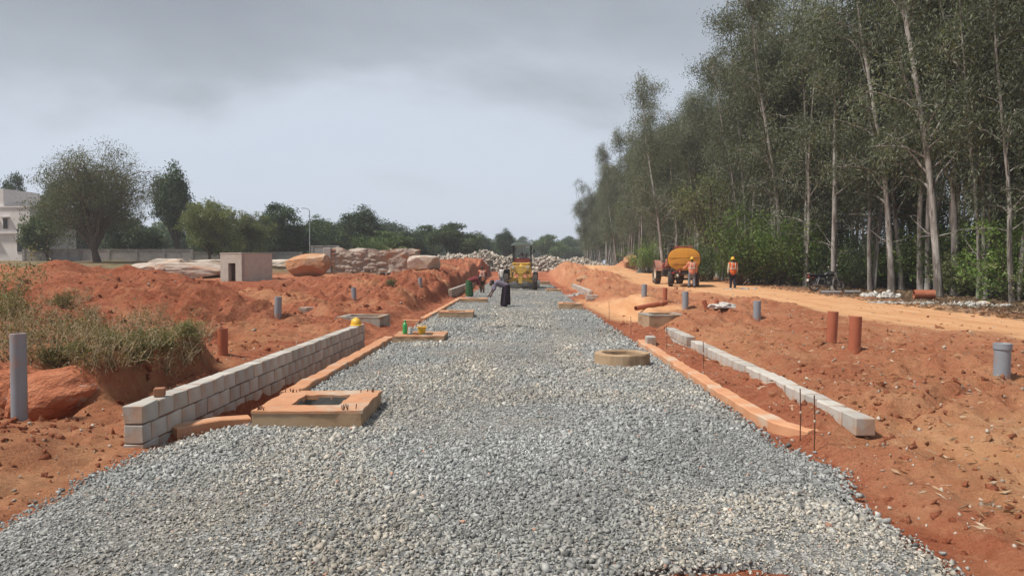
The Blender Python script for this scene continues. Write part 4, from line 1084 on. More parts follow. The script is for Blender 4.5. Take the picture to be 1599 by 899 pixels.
for i in range(110):
    y = math.exp(r.uniform(math.log(26), math.log(150))); x = 18.0 + abs(r.gauss(0, 3.6)) + (1.6 if y < 45 else 0) - (.9 if y > 55 else 0)
    plant_thing('bush', SV[r.randrange(4)], (x, y, Hs(x, y)), r.uniform(.7, 1.1), r.uniform(0, 6.28), 'bark', r.choice(['gleaf', 'gleaf', 'dleaf', 'oleaf', 'oleaf']), 'undergrowth bush between the trunks of the plantation', 'bush', 'bushes under the eucalyptus trees')

# trees behind the site
BV = [broad_tree(401, 10, 11, 85, 260, .42, .19, .14, 11), broad_tree(402, 9, 9, 85, 230, .40, .19, .12, 10), broad_tree(403, 12, 8, 85, 240, .42, .19, .12, 11), broad_tree(404, 8, 10, 85, 240, .40, .18, .10, 11)]
BIG = broad_tree(405, 13, 15.5, 95, 560, .22, .085, .10, 17, .10, True, .5)
NEEM = broad_tree(406, 8, 9.5, 85, 280, .28, .12, .12, 11, .05, True, .3)
def btree(px, d, ytop, wpx, v, leaf, label, name='broadleaf_tree', group=None):
    c = D(px, d); var = BV[v] if isinstance(v, int) else v
    h = (HORIZON - ytop) / FPX * d + EYE - c.z; w = wpx / FPX * d
    me = var[1]; wx = max(abs(q) for q in (me.vertices[0].co.x, 4))
    base_w = {0: 11, 1: 9, 2: 8, 3: 10}.get(v, 15.5 if v is BIG else 9.5)
    return plant_thing(name, var, c, (w / base_w * 1.05, w / base_w * 1.05, h / var[2]), r.uniform(0, 6.28), 'bark', leaf, label, 'tree', group)
btree(152, 78, 228, 205, BIG, 'wleaf', 'big wispy grey-green tree with bare twigs beside the pale house', 'wispy_tree')
btree(75, 84, 318, 70, 1, 'gleaf', 'green tree between the pale house and the big wispy tree')
btree(18, 125, 276, 70, 0, 'dleaf', 'dark tree rising behind the pale house')
btree(85, 130, 288, 60, 1, 'dleaf', 'dark treetop behind the wispy tree on the house side')
btree(272, 96, 262, 62, 2, 'dleaf', 'tall dark narrow tree right beside the big wispy tree')
btree(328, 80, 314, 98, NEEM, 'oleaf', 'round olive tree with a forked trunk in front of the compound wall', 'neem_tree')
btree(392, 88, 334, 80, NEEM, 'oleaf', 'low olive tree merging with the forked one', 'neem_tree')
btree(448, 97, 322, 112, 0, 'gleaf', 'wide dark green tree beside the lamp pole')
btree(505, 108, 348, 80, 3, 'gleaf', 'green tree just past the lamp pole')
btree(535, 125, 350, 60, 1, 'dleaf', 'dark tree between the lamp pole and the tall crown')
btree(566, 112, 326, 66, 2, 'dleaf', 'tall rounded dark crown standing above its neighbours')
btree(602, 92, 362, 78, 3, 'gleaf', 'low spreading tree above the long stone wall')
btree(640, 120, 364, 70, 0, 'gleaf', 'green tree past the end of the long stone wall')
btree(706, 122, 350, 84, 1, 'oleaf', 'round light olive tree above the rubble pile')
btree(748, 170, 366, 40, 2, 'gleaf', 'grey-green tree beside the round olive one')
btree(789, 160, 360, 32, 2, 'gleaf', 'small pointed tree just left of the grader canopy')
btree(765, 190, 374, 60, 3, 'gleaf', 'low tree behind the pointed one')
btree(855, 210, 368, 55, 1, 'gleaf', 'hazy tree right of the grader canopy')
btree(892, 240, 372, 60, 0, 'dleaf', 'hazy far tree near the end of the eucalyptus row')
btree(205, 92, 330, 90, 0, 'gleaf', 'green tree hidden behind the big wispy crown')
for i in range(34):
    px = 470 + i * 15.5 + r.uniform(-6, 6); d = r.uniform(235, 330)
    btree(px, d, r.uniform(368, 384), r.uniform(30, 48), r.randrange(4), r.choice(['gleaf', 'dleaf', 'gleaf']), 'tree of the hazy belt along the horizon', 'distant_tree', 'hazy trees along the horizon')
for i in range(30):
    px = -30 + i * 24 + r.uniform(-8, 8); d = r.uniform(112, 165)
    btree(px, d, r.uniform(338, 364) + max(0, px - 520) * .07, r.uniform(52, 80), r.randrange(4), r.choice(['gleaf', 'dleaf']), 'background tree behind the compound wall', 'distant_tree', 'trees behind the compound wall')
c = D(578, 76); plant_thing('bush', SV[1], c, (1.35, 1.35, 1.0), 1, 'bark', 'bleaf', 'bright yellow-green bush above the long stone wall', 'bush')
c = D(610, 78); plant_thing('bush', SV[3], c, (1.5, 1.5, 1.1), 2, 'bark', 'bleaf', 'lower yellow-green bush beside the bright one on the stone wall', 'bush')

# ================================================================== HOUSE, WALL, LAMP
g = D(-2, 86); root = empty('house', (g.x, g.y, g.z), R(-4), 'pale two-storey house with small windows and flat parapet roofs', 'house')
hw = 10.0
mb = MB(); mb.box((-1.0, 4, 3.0), (hw - 2.0 + 2.0, 8, 6.6)); mb.build('wall', M['white'], root)
mb = MB(); mb.box((-2.6, 3.2, 7.4), (6.4, 6.0, 2.2)); mb.build('upper_storey', M['white'], root)
mb = MB(); mb.box((-1.0, 4, 6.36), (hw + .24, 8.24, .16)); mb.build('roof_coping', M['white'], root)
mb = MB(); mb.box((-1.0, -.12, 3.3), (hw + .1, .3, .18)); mb.build('ledge', M['white'], root)
for (wx, wz, ww, wh) in ((1.0, 4.4, .55, 1.2), (2.9, 1.7, 1.0, 1.2), (-.6, 4.4, .8, 1.2), (-.6, 1.7, 1.0, 1.2)):
    mb = MB(); mb.box((wx, -.02, wz), (ww + .16, .08, wh + .16)); w_ = mb.build('window', M['white'], root)
    mb = MB(); mb.box((wx, -.07, wz), (ww, .03, wh)); mb.build('pane', M['blackpaint'], w_)
    mb = MB(); mb.box((wx, -.2, wz + wh / 2 + .16), (ww + .5, .5, .08)); mb.build('sunshade', M['white'], w_)
def long_wall(name, a, b, h, t, label, m='cement_wall'):
    a, b = Vector(a), Vector(b); d = b - a; root = empty(name, (a.x, a.y, min(a.z, b.z)), math.atan2(d.y, d.x), label, 'wall')
    L = math.hypot(d.x, d.y); mb = MB(); mb.box((L / 2, 0, h / 2 - .3), (L, t, h + .6)); mb.build('wall_panel', M[m], root)
    mb = MB(); mb.box((L / 2, 0, h + .04), (L, t + .1, .08)); mb.build('coping', M[m], root)
    n = max(1, int(L / 3))
    for i in range(n + 1):
        mb = MB(); mb.box((i * L / n, 0, h / 2 - .25), (.28, t + .12, h + .62)); mb.build('pier', M[m], root)
    return root
long_wall('compound_wall', D(38, 84), D(300, 86), 1.3, .22, 'grey cement compound wall running below the big wispy tree')
long_wall('compound_wall', D(300, 90), D(470, 92), 1.2, .22, 'grey compound wall behind the concrete box and the forked tree')
long_wall('compound_wall', D(488, 84), D(528, 84), 1.6, .22, 'pale taller stretch of wall beyond the lamp pole')
g = D(484, 86); root = empty('lamp_pole', g, 0, 'slender white street lamp pole in front of the dark trees', 'street lamp')
mb = MB(); mb.tube([(0, 0, -.2), (0, 0, 5.9)], [.075, .05], 10); mb.build('pole', M['chrome'], root, smooth=True)
mb = MB(); mb.tube([(0, 0, 5.85), (-.1, -.1, 6.05), (-.5, -.2, 6.15)], .03, 8); a_ = mb.build('arm', M['greymetal'], root)
mb = MB(); mb.box((-.65, -.22, 6.15), (.4, .16, .08)); mb.build('lamp_head', M['greymetal'], root, bevel=.02)

# ================================================================== WEEDS
def weed_field(name, spots, label, lm='dryweed'):
    parts = []; mb = MB(); r2 = random.Random(5)
    for (x, y, h, s) in spots:
        z = Hs(x, y)
        for i in range(int(5 + 7 * s)):
            az = r2.uniform(0, 6.28); d = Vector((math.cos(az) * r2.uniform(.1, .8), math.sin(az) * r2.uniform(.1, .8), 1))
            pth = bend_path((x + r2.gauss(0, .12 * s), y + r2.gauss(0, .12 * s), z - .03), d, h * r2.uniform(.5, 1.1), 4, r2, .22, droop=.1)
            mb.tube(pth, [.006, .005, .004, .003, .002], 3, caps=False)
            for q in (1, 2, 3, 4):
                parts.append(clump(tuple(pth[q]), r2.randint(1, 4), (.06 * s, .06 * s, .05), .06, .018, r2, 0))
    f_ = finish_leaves(name, parts); f_.materials.append(M[lm])
    s_ = mb.mesh('weed_stems', smooth=True)
    o = link(name, f_, M[lm]); tag(o, label, 'weeds', kind='stuff')
    link('stems', s_, M['straw_stem'], o)
    return o
M['straw_stem'] = simple('dry_stem', (.42, .32, .20), (.30, .23, .14), 5, .9)
r2 = random.Random(77); spots = []
for i in range(190):
    px = r2.uniform(-20, 318); py = r2.uniform(462, 592)
    if px > 150 and py < 490: continue
    c = G(px, py)
    if c.y < 9.6 or c.y > 24 or (c.x > -5.5): continue
    dens = float(fbm(np.array([c.x * .5]), np.array([c.y * .5]), 200, 3)[0])
    if r2.random() > dens * 1.7 - .15: continue
    spots.append((c.x, c.y, r2.uniform(.2, .65), r2.uniform(.5, 1.2)))
weed_field('dry_weeds', spots, 'dry straggling weeds and grass over the red bank')
WS = [shrub(501, .75, 1.0, 62, 26, .075, .03, .1), shrub(502, .55, .9, 60, 26, .07, .028, .1), shrub(503, 1.5, .9, 60, 16, .09, .03, .1)]
for px, py, v, s, lm, lab in ((212, 566, 0, .62, 'weed', 'dense bushy weed hanging over the cut edge of the bank'), (255, 548, 1, .66, 'weed', 'lower bushy weed beside the dense one on the bank edge'), (82, 574, 1, .48, 'weed', 'leafy weed behind the tall grey pipe'), (290, 530, 1, .55, 'weed', 'small weed at the end corner of the bank'),
                          (118, 560, 0, .3, 'weed', 'weed between the tall grey pipe and the dense bushy weed'), (170, 545, 0, .4, 'weed', 'straggly weed in the middle of the bank'), (4, 490, 2, .8, 'weed', 'tall dry bush at the picture edge above the bank'), (14, 500, 0, .7, 'gleaf', 'green bush at the picture edge above the bank'),
                          (180, -31, 0, .8, 'bleaf', 'bright green plant beside the pale granite block'), (272, -40, 1, .95, 'gleaf', 'rounded green shrub in front of the grey outcrop'), (100, 480, 0, .5, 'weed', 'dry weed on the slope below the red heap'), (610, 447, 1, .6, 'oleaf', 'grassy tuft at the foot of the long stone wall')):
    c = G(px, py) if py > 0 else D(px, -py); plant_thing('weed_bush', WS[v], c, s, r2.uniform(0, 6), 'straw_stem', lm, lab, 'weed')

# ================================================================== PEOPLE
def remesh(mb, vox):
    me = mb.mesh('tmp'); o = bpy.data.objects.new('tmp', me); COL.objects.link(o)
    md = o.modifiers.new('r', 'REMESH'); md.mode = 'VOXEL'; md.voxel_size = vox
    sm_ = o.modifiers.new('s', 'SMOOTH'); sm_.iterations = 4; sm_.factor = .5
    dg = bpy.context.evaluated_depsgraph_get(); out = bpy.data.meshes.new_from_object(o.evaluated_get(dg))
    bpy.data.objects.remove(o); bpy.data.meshes.remove(me)
    out.materials.clear()
    out.polygons.foreach_set('use_smooth', [True] * len(out.polygons))
    return out
POSE = {}
POSE['stand'] = dict(pel=(0, 0, .90), chest=(0, .01, 1.27), neck=(0, 0, 1.42), head=(0, .02, 1.56), shL=(-.19, 0, 1.36), shR=(.19, 0, 1.36), elL=(-.25, -.02, 1.09), elR=(.25, -.02, 1.09), haL=(-.25, .06, .85), haR=(.25, .06, .85),
                     hiL=(-.09, 0, .88), hiR=(.09, 0, .88), knL=(-.10, .02, .48), knR=(.10, .02, .48), anL=(-.10, -.02, .08), anR=(.10, -.02, .08))
POSE['walk'] = dict(POSE['stand'], knL=(-.08, .12, .50), anL=(-.07, .10, .09), knR=(.08, .05, .48), anR=(.07, -.18, .10), haL=(-.27, -.02, .86), haR=(.26, .14, .88))
POSE['reach'] = dict(POSE['stand'], elL=(-.34, .18, 1.14), haL=(-.46, .36, 1.08), knL=(-.14, .04, .48), anL=(-.17, .0, .08), knR=(.12, .02, .48), anR=(.14, -.04, .08))
POSE['bend'] = dict(pel=(0, -.10, .88), chest=(0, .28, 1.02), neck=(0, .42, 1.02), head=(0, .55, 1.02), shL=(-.17, .36, 1.00), shR=(.17, .36, 1.00), elL=(-.20, .44, .74), elR=(.20, .48, .75), haL=(-.14, .56, .50), haR=(.16, .62, .52),
                    hiL=(-.09, -.10, .86), hiR=(.09, -.10, .86), knL=(-.10, .0, .46), knR=(.10, .0, .46), anL=(-.10, -.06, .08), anR=(.10, -.06, .08))
POSE['sit'] = dict(pel=(0, 0, .10), chest=(0, .04, .46), neck=(0, .05, .60), head=(0, .08, .74), shL=(-.19, .04, .54), shR=(.19, .04, .54), elL=(-.26, .18, .34), elR=(.26, .18, .34), haL=(-.12, .42, .38), haR=(.12, .42, .38),
                   hiL=(-.10, .02, .08), hiR=(.10, .02, .08), knL=(-.13, .44, .10), knR=(.13, .44, .10), anL=(-.13, .48, -.32), anR=(.13, .48, -.32))
def V3(p): return Vector(p)
def person(loc, rz, pose, label, top, bottom, vest=None, hat=None, skirt=None, sleeve=.9, shoes='blackcloth', vox=.018, headcloth=None):
    P_ = {k_: V3(v) for k_, v in POSE[pose].items()}
    root = empty('person', loc, rz, label, 'person')
    mb = MB()
    up = (P_['neck'] - P_['pel']).normalized(); face = Vector((0, 1, 0)) if pose != 'bend' else Vector((0, .75, -.6)).normalized()
    mb.capsule(P_['pel'], P_['chest'], .125, .135); mb.capsule(P_['pel'] + Vector((-.05, 0, 0)), P_['chest'] + Vector((-.07, 0, 0)), .10, .11); mb.capsule(P_['pel'] + Vector((.05, 0, 0)), P_['chest'] + Vector((.07, 0, 0)), .10, .11)
    mb.capsule(P_['shL'], P_['shR'], .07, .07); mb.capsule(P_['chest'], P_['neck'], .10, .06); mb.capsule(P_['neck'], P_['head'], .052, .055)
    hd = P_['head']; mb.ball(hd + Vector((0, 0, .02)), (.078, .095, .105), 14, 10); mb.ball(hd + face * .03 + Vector((0, 0, -.05)), (.055, .065, .06), 12, 8)
    mb.capsule(hd + face * .095 + Vector((0, 0, .01)), hd + face * .112 + Vector((0, 0, -.025)), .010, .016, 8)
    for s_ in (-1, 1): mb.ball(hd + Vector((s_ * .082, -.005, 0)), (.014, .022, .03), 8, 6)
    for S in 'LR':
        mb.capsule(P_['sh' + S], P_['el' + S], .056, .044); mb.capsule(P_['el' + S], P_['ha' + S], .043, .030)
        mb.capsule(P_['hi' + S], P_['kn' + S], .088, .062); mb.capsule(P_['kn' + S], P_['an' + S], .060, .042)
        an = P_['an' + S]; mb.capsule(an + Vector((0, -.04, -.035)), an + Vector((0, .15, -.05)), .042, .034)
        d = (P_['ha' + S] - P_['el' + S]).normalized(); mb.capsule(P_['ha' + S], P_['ha' + S] + d * .07, .034, .036)
    me = remesh(mb, vox)
    # five fingers on each hand, rooted in the palm
    fb = MB()
    for S, sg in (('L', -1), ('R', 1)):
        d = (P_['ha' + S] - P_['el' + S]).normalized(); side = d.cross(Vector((sg * 1.0, .2, 0))).normalized()
        base = P_['ha' + S] + d * .075; curl = Vector((-sg, .1, 0)).normalized()
        for q, Lf in zip((-1.5, -.5, .5, 1.5), (.060, .072, .068, .052)):
            a = base + side * q * .017; fb.tube([a - d * .02, a + d * Lf * .55, a + d * Lf * .9 + curl * Lf * .35], [.0095, .009, .007], 6)
        a = P_['ha' + S] + d * .02 + side * .03; fb.tube([a, a + side * .028 + d * .022, a + side * .03 + d * .055 + curl * .012], [.011, .010, .008], 6)
    bm = bmesh.new(); bm.from_mesh(me); tmp = fb.mesh('f', smooth=True); bm.from_mesh(tmp); bm.to_mesh(me); bm.free(); bpy.data.meshes.remove(tmp)
    me.polygons.foreach_set('use_smooth', [True] * len(me.polygons))
    me.name = 'body'; link('body', me, M['skin'], root)
    mb = MB()
    for s_ in (-1, 1): mb.ball(hd + face * .088 + Vector((s_ * .032, 0, .022)), .012, 8, 6)
    mb.build('eyes', M['eye'], root); mb = MB(); mb.ball(hd + face * .098 + Vector((0, 0, -.055)), (.022, .008, .007), 8, 5); mb.build('mouth', M['lips'], root)
    # hair
    mb = MB(); mb.ball(hd + Vector((0, -.012, .045)) - face * .012, (.086, .100, .092), 14, 10)
    if pose == 'bend' or skirt: mb.ball(hd - face * .10 + Vector((0, 0, .01)), (.05, .05, .05), 10, 8)
    link('hair', remesh(mb, .014), M['hair'] if not headcloth else M[headcloth], root)
    # shirt
    mb = MB(); g_ = .016
    mb.capsule(P_['pel'], P_['chest'], .125 + g_, .135 + g_)
    for s_ in (-1, 1): mb.capsule(P_['pel'] + Vector((s_ * .05, 0, 0)), P_['chest'] + Vector((s_ * .07, 0, 0)), .10 + g_, .11 + g_)
    mb.capsule(P_['shL'], P_['shR'], .07 + g_, .07 + g_)
    for S in 'LR':
        mb.capsule(P_['sh' + S], P_['el' + S], .056 + g_, .046 + g_)
        if sleeve > .5: mb.capsule(P_['el' + S], P_['el' + S].lerp(P_['ha' + S], sleeve), .046 + g_, .034 + g_)
    link('shirt', remesh(mb, .016), M[top], root)
    if vest:
        mb = MB(); g2 = .034
        lo = P_['pel'] + (P_['chest'] - P_['pel']) * -.05
        mb.capsule(lo, P_['chest'], .125 + g2, .135 + g2)
        for s_ in (-1, 1): mb.capsule(lo + Vector((s_ * .055, 0, 0)), P_['chest'] + Vector((s_ * .075, 0, 0)), .105 + g2, .11 + g2); mb.capsule(P_['chest'] + Vector((s_ * .09, 0, .02)), P_['sh' + ('L' if s_ < 0 else 'R')] * .9 + P_['neck'] * .1, .085 + g2, .065 + g2)
        vo = link('vest', remesh(mb, .018), M[vest], root)
        mid = lo.lerp(P_['chest'], .55)
        b = MB(); b.lathe([(.1, -.022), (.172, -.022), (.172, .022), (.1, .022)], c=mid, n=22, sc=(1.25, 1.0)); b.build('reflective_band', M['reflect'], vo)
        for s_ in (-1, 1):
            b = MB(); b.tube([mid + Vector((s_ * .09, -.165, 0)), P_['chest'] + Vector((s_ * .095, -.168, .02)), P_['chest'] + Vector((s_ * .10, -.11, .165)), P_['chest'] + Vector((s_ * .10, .11, .165)), mid + Vector((s_ * .09, .165, .05))], .018, 5); b.build('reflective_strap', M['reflect'], vo)
    if skirt:
        mb = MB(); pz = P_['pel']; N = 26; rr = random.Random(9); rings = []
        prof = [(.16, .06), (.185, -.04), (.20, -.25), (.215, -.5), (.235, -.82)]
        vs = []
        for (ra, dz) in prof:
            for q in range(N):
                a = 2 * math.pi * q / N; fl = 1 + (.07 * math.sin(5 * a + dz * 2) + .04 * math.sin(11 * a)) * min(1, -dz * 2 + .1)
                vs.append((pz.x + ra * fl * math.cos(a) * 1.05, pz.y * (1 + dz * .5) + ra * fl * math.sin(a) * .95, pz.z + dz))
        fs = [(j * N + q, j * N + (q + 1) % N, (j + 1) * N + (q + 1) % N, (j + 1) * N + q) for j in range(4) for q in range(N)]
        mb.add(vs, fs); mb.build('skirt', M[skirt], root, smooth=True)
    else:
        mb = MB()
        for S in 'LR':
            mb.capsule(P_['hi' + S], P_['kn' + S], .088 + .016, .064 + .018); mb.capsule(P_['kn' + S], P_['kn' + S].lerp(P_['an' + S], .93), .064 + .018, .052 + .016)
        mb.capsule(P_['hiL'], P_['hiR'], .115, .115); mb.capsule(P_['pel'], P_['pel'] + up * .04, .135, .14)
        link('trousers', remesh(mb, .018), M[bottom], root)
    for S in 'LR':
        an = P_['an' + S]; mb = MB(); mb.capsule(an + Vector((0, -.045, -.03)), an + Vector((0, .16, -.045)), .048, .040); link('shoe', remesh(mb, .016), M[shoes], root)
    if hat: hard_hat(root, hd + Vector((0, 0, .045)), 0, 1.0, hat)
    return root
def road_pt(px, py):
    a = ray(px, py); s = EYE / -a.z; return Vector((a.x * s, a.y * s, .0))
person(road_pt(787, 478), R(95), 'bend', 'woman in dark long skirt and lavender blouse stooping over the gravel', 'lavender', 'plum', skirt='plum', sleeve=.3)
c = road_pt(735, 463); person((c.x, c.y, 0.), R(-75), 'bend', 'woman in green skirt and maroon blouse stooping behind a chamber', 'maroon', 'greencloth', skirt='greencloth', sleeve=.3)
person(road_pt(753, 457), R(8), 'walk', 'bareheaded man in orange vest walking past the chambers', 'maroon', 'brown', vest='peach', sleeve=.3)
c = D(784, 56); person((c.x, c.y, .0), R(-25), 'stand', 'person in white shirt and pale cap beside the grader', 'whitecloth', 'denim', hat='whitecloth')
c = D(791.5, 55); person((c.x, c.y, .0), R(30), 'stand', 'person in black shirt close to the grader wheel', 'blackcloth', 'navy')
c = G(1144, 450); person(c, R(3), 'walk', 'worker in orange vest and yellow helmet walking along the dirt track', 'cream', 'navy', vest='orange', hat='hat')

# ================================================================== VEHICLES
def wheel(parent, c, ro, w, rim_r, rim_m, name='wheel', lugs=18, axis='X', rake=.0):
    wr = empty(name, c); wr.parent = parent
    mb = MB(); h = w / 2
    mb.lathe([(rim_r, -h * .8), (ro * .86, -h), (ro * .96, -h * .85), (ro, -h * .55), (ro, h * .55), (ro * .96, h * .85), (ro * .86, h), (rim_r, h * .8), (rim_r, -h * .8)], axis=axis, n=32)
    for i in range(lugs):
        q = 2 * math.pi * i / lugs; sd = 1 if i % 2 else -1
        for s_ in (-1, 1):
            rt = Matrix.Rotation(q if axis == 'X' else -q, 3, axis)
            if axis == 'X': mb.box(rt @ Vector((s_ * h * .42, 0, ro * 1.005)), (h * .8, ro * .07, ro * .06), rt @ Matrix.Rotation(R(28 * s_), 3, 'Z'))
            else: mb.box(rt @ Vector((0, s_ * h * .42, ro * 1.005)), (ro * .07, h * .8, ro * .06), rt)
    mb.build('tyre', M['rubber'], wr, smooth=True)
    mb = MB(); mb.lathe([(0, -h * .35), (rim_r * .35, -h * .4), (rim_r * .7, -h * .2), (rim_r * .95, -h * .75), (rim_r * 1.01, -h * .8), (rim_r * 1.01, h * .8), (rim_r * .95, h * .75), (rim_r * .7, h * .2), (rim_r * .35, h * .4), (0, h * .35)], axis=axis, n=24)
    mb.build('rim', M[rim_m], wr, smooth=True)
    return wr
# ---- motor grader, nose towards the viewer (-Y)
gp = road_pt(813, 452.5)
gr = empty('motor_grader', (gp.x, gp.y, 0), R(-2), 'yellow motor grader with open canopy working on the gravel', 'grader')
for sx_ in (-1, 1):
    wheel(gr, (sx_ * 1.02, 0, .58), .58, .34, .30, 'yellow', lugs=16)
    for yy_ in (4.7, 6.1): wheel(gr, (sx_ * .98, yy_, .60), .60, .38, .31, 'yellow', lugs=16)
mb = MB(); mb.tube([(-.9, 0, .58), (-.5, 0, .72), (0, 0, .78), (.5, 0, .72), (.9, 0, .58)], [.10, .12, .15, .12, .10], 8); mb.build('front_axle', M['yellow'], gr)
mb = MB(); mb.prism([(-.16, 1.12), (.16, 1.12), (.68, 1.5), (.68, 1.72), (-.68, 1.72), (-.68, 1.5)], 'Y', -.32, .05); mb.prism([(-.13, .45), (.13, .45), (.17, 1.14), (-.17, 1.14)], 'Y', -.28, .10); mb.build('nose_plate', M['yellow'], gr, bevel=.03)
mb = MB(); mb.tube([(0, .0, 1.15), (0, .9, 1.55), (0, 2.0, 1.72), (0, 3.2, 1.55), (0, 4.0, 1.15)], [.17, .18, .19, .19, .2], 4); mb.build('gooseneck_frame', M['yellow'], gr, bevel=.02)
mb = MB(); mb.tube([(0, .1, .7), (-.42, 1.9, .78), (-.5, 2.5, .8)], .07, 6); mb.tube([(0, .1, .7), (.42, 1.9, .78), (.5, 2.5, .8)], .07, 6); mb.build('drawbar', M['yellow'], gr)
mb = MB(); mb.lathe([(.46, .70), (.62, .70), (.62, .82), (.46, .82), (.46, .70)], c=(0, 2.3, 0), n=28); mb.build('circle', M['yellow'], gr)
mb = MB(); arc = [(-.22 + .18 * math.cos(q) * -1, .36 + .33 * math.sin(q)) for q in [R(-85 + i * 17) for i in range(11)]]
arc2 = [(a + .03, b) for a, b in reversed(arc)]
mb.prism(arc + arc2, 'X', -1.35, 1.35, (0, 2.4, 0)); o = mb.build('blade', M['greymetal'], gr); o.rotation_euler = (0, 0, 0)
for sx_ in (-1, 1):
    mb = MB(); mb.cyl((sx_ * .55, 1.75, 1.95), (sx_ * .60, 2.2, 1.25), .055); o = mb.build('lift_cylinder', M['yellow'], gr)
    mb = MB(); mb.cyl((sx_ * .60, 2.2, 1.25), (sx_ * .62, 2.4, .8), .03); mb.build('piston_rod', M['chrome'], o)
    mb = MB(); mb.cyl((sx_ * .30, -.30, 1.30), (sx_ * .62, -.12, .78), .045); mb.build('lean_cylinder', M['yellow'], gr)
    mb = MB(); mb.box((sx_ * .68, -.1, 1.25), (.14, .3, .75)); mb.build('side_bracket', M['yellow'], gr, bevel=.02)
    mb = MB(); mb.lathe([(0, -.05), (.09, -.05), (.10, .03), (0, .05)], c=(sx_ * .52, -.37, 1.62), axis='Y', n=14); mb.build('headlight', M['glass'], gr, smooth=True)
mb = MB(); mb.box((0, 2.0, 1.85), (1.35, .25, .2)); mb.build('saddle', M['yellow'], gr, bevel=.03)
mb = MB(); mb.box((0, 3.7, 1.35), (1.5, 1.7, .12)); mb.build('platform', M['yellow'], gr, bevel=.01)
mb = MB(); mb.box((0, 3.05, 1.85), (1.2, .2, .85)); mb.build('console', M['redpaint'], gr, bevel=.03)
mb = MB()
for i in range(6): mb.cyl((-.45 + i * .18, 2.98, 2.2), (-.47 + i * .19, 2.88, 2.55), .016, n=6)
mb.build('levers', M['blackmetal'], gr)
mb = MB(); mb.tube([(.22 * math.cos(q), 3.15 + .1 * math.sin(q), 2.42 + .2 * math.sin(q)) for q in [2 * math.pi * i / 16 for i in range(17)]], .018, 6, caps=False); mb.build('steering_wheel', M['blackmetal'], gr)
mb = MB(); mb.box((0, 3.85, 1.75), (.52, .5, .14)); mb.box((0, 4.1, 2.1), (.52, .12, .65)); mb.build('seat', M['redpaint'], gr, bevel=.04)
mb = MB(); mb.box((0, 3.85, 1.55), (.3, .3, .35)); mb.build('seat_base', M['blackmetal'], gr)
mb = MB(); mb.box((0, 5.55, 1.55), (1.15, 2.3, 1.0)); mb.build('engine_hood', M['yellow'], gr, bevel=.06)
mb = MB(); mb.cyl((.3, 5.3, 2.0), (.3, 5.3, 2.75), .05); mb.build('exhaust_stack', M['blackmetal'], gr)
for sx_ in (-1, 1):
    mb = MB(); mb.box((sx_ * .66, 5.4, .62), (.22, 1.9, .4)); mb.build('tandem_case', M['yellow'], gr, bevel=.04)
    for y_ in (2.95, 4.5):
        mb = MB(); mb.box((sx_ * .66, y_, 2.3), (.09, .09, 1.85)); mb.build('canopy_post', M['blackmetal'], gr)
    mb = MB(); mb.tube([(sx_ * .66, 2.9, 2.75), (sx_ * .86, 2.7, 2.8)], .012, 5); q_ = mb.build('mirror_arm', M['blackmetal'], gr); mb = MB(); mb.box((sx_ * .92, 2.68, 2.8), (.14, .04, .26)); mb.build('mirror', M['blackmetal'], q_, bevel=.01)
mb = MB(); mb.box((0, 3.72, 3.26), (1.62, 2.0, .1)); mb.prism([(-.8, 3.31), (.8, 3.31), (.55, 3.42), (-.55, 3.42)], 'Y', 2.8, 4.6); mb.build('canopy', M['green_roof'], gr, bevel=.02)
op = gr.matrix_basis @ Vector((0, 3.78, 1.83)); person(op, R(178), 'sit', 'driver in a white shirt sitting on the grader', 'whitecloth', 'brown', sleeve=.2)
# ---- water tanker trailer seen from behind, with its tractor ahead
tp_ = G(1068, 448.5)
tk = empty('water_tanker', tp_, R(-10.5), 'amber yellow water tank on a wheeled trailer with a domed rear end', 'tanker')
mb = MB(); n = 40; a_, b_ = .92, .66; cz_ = 1.62; prof = [(.0, -.055), (.5, -.045), (.85, -.02), (.97, .0), (1.0, .04), (1.0, 3.3), (.95, 3.36), (.8, 3.4), (0, 3.46)]
vs = []
def sup(q): c_, s_ = math.cos(q), math.sin(q); e_ = .82; return math.copysign(abs(c_) ** e_, c_), math.copysign(abs(s_) ** e_, s_)
for (f_, y_) in prof:
    for i in range(n):
        cx_, sz_ = sup(2 * math.pi * i / n); vs.append((a_ * f_ * cx_, y_, cz_ + b_ * f_ * sz_))
fs = [(j * n + i, j * n + (i + 1) % n, (j + 1) * n + (i + 1) % n, (j + 1) * n + i) for j in range(len(prof) - 1) for i in range(n)]
mb.add(vs, fs); mb.build('tank', M['amber'], tk, smooth=True)
mb = MB(); vs = []
for (f_, y_) in ((1.0, .02), (1.035, .02), (1.035, .10), (1.0, .10)):
    for i in range(n):
        cx_, sz_ = sup(2 * math.pi * i / n); vs.append((a_ * f_ * cx_, y_, cz_ + b_ * f_ * sz_))
mb.add(vs, [(j * n + i, j * n + (i + 1) % n, (j + 1) * n + (i + 1) % n, (j + 1) * n + i) for j in range(3) for i in range(n)]); mb.build('rim_band', M['brown'], tk, smooth=True)
mb = MB(); mb.box((0, -.05, cz_ + .06), (1.75, .012, .02)); mb.box((0, -.05, cz_ - .3), (1.5, .012, .02)); mb.build('weld_seam', M['brown'], tk)
mb = MB(); mb.tube([(-.5, .4, 2.2), (-.5, .4, 2.36), (.5, .4, 2.36), (.5, .4, 2.2)], .025, 6); mb.tube([(-.5, 2.9, 2.2), (-.5, 2.9, 2.36), (.5, 2.9, 2.36), (.5, 2.9, 2.2)], .025, 6); mb.tube([(-.5, .4, 2.36), (-.5, 2.9, 2.36)], .025, 6); mb.tube([(.5, .4, 2.36), (.5, 2.9, 2.36)], .025, 6); mb.build('top_rail', M['redpaint'], tk)
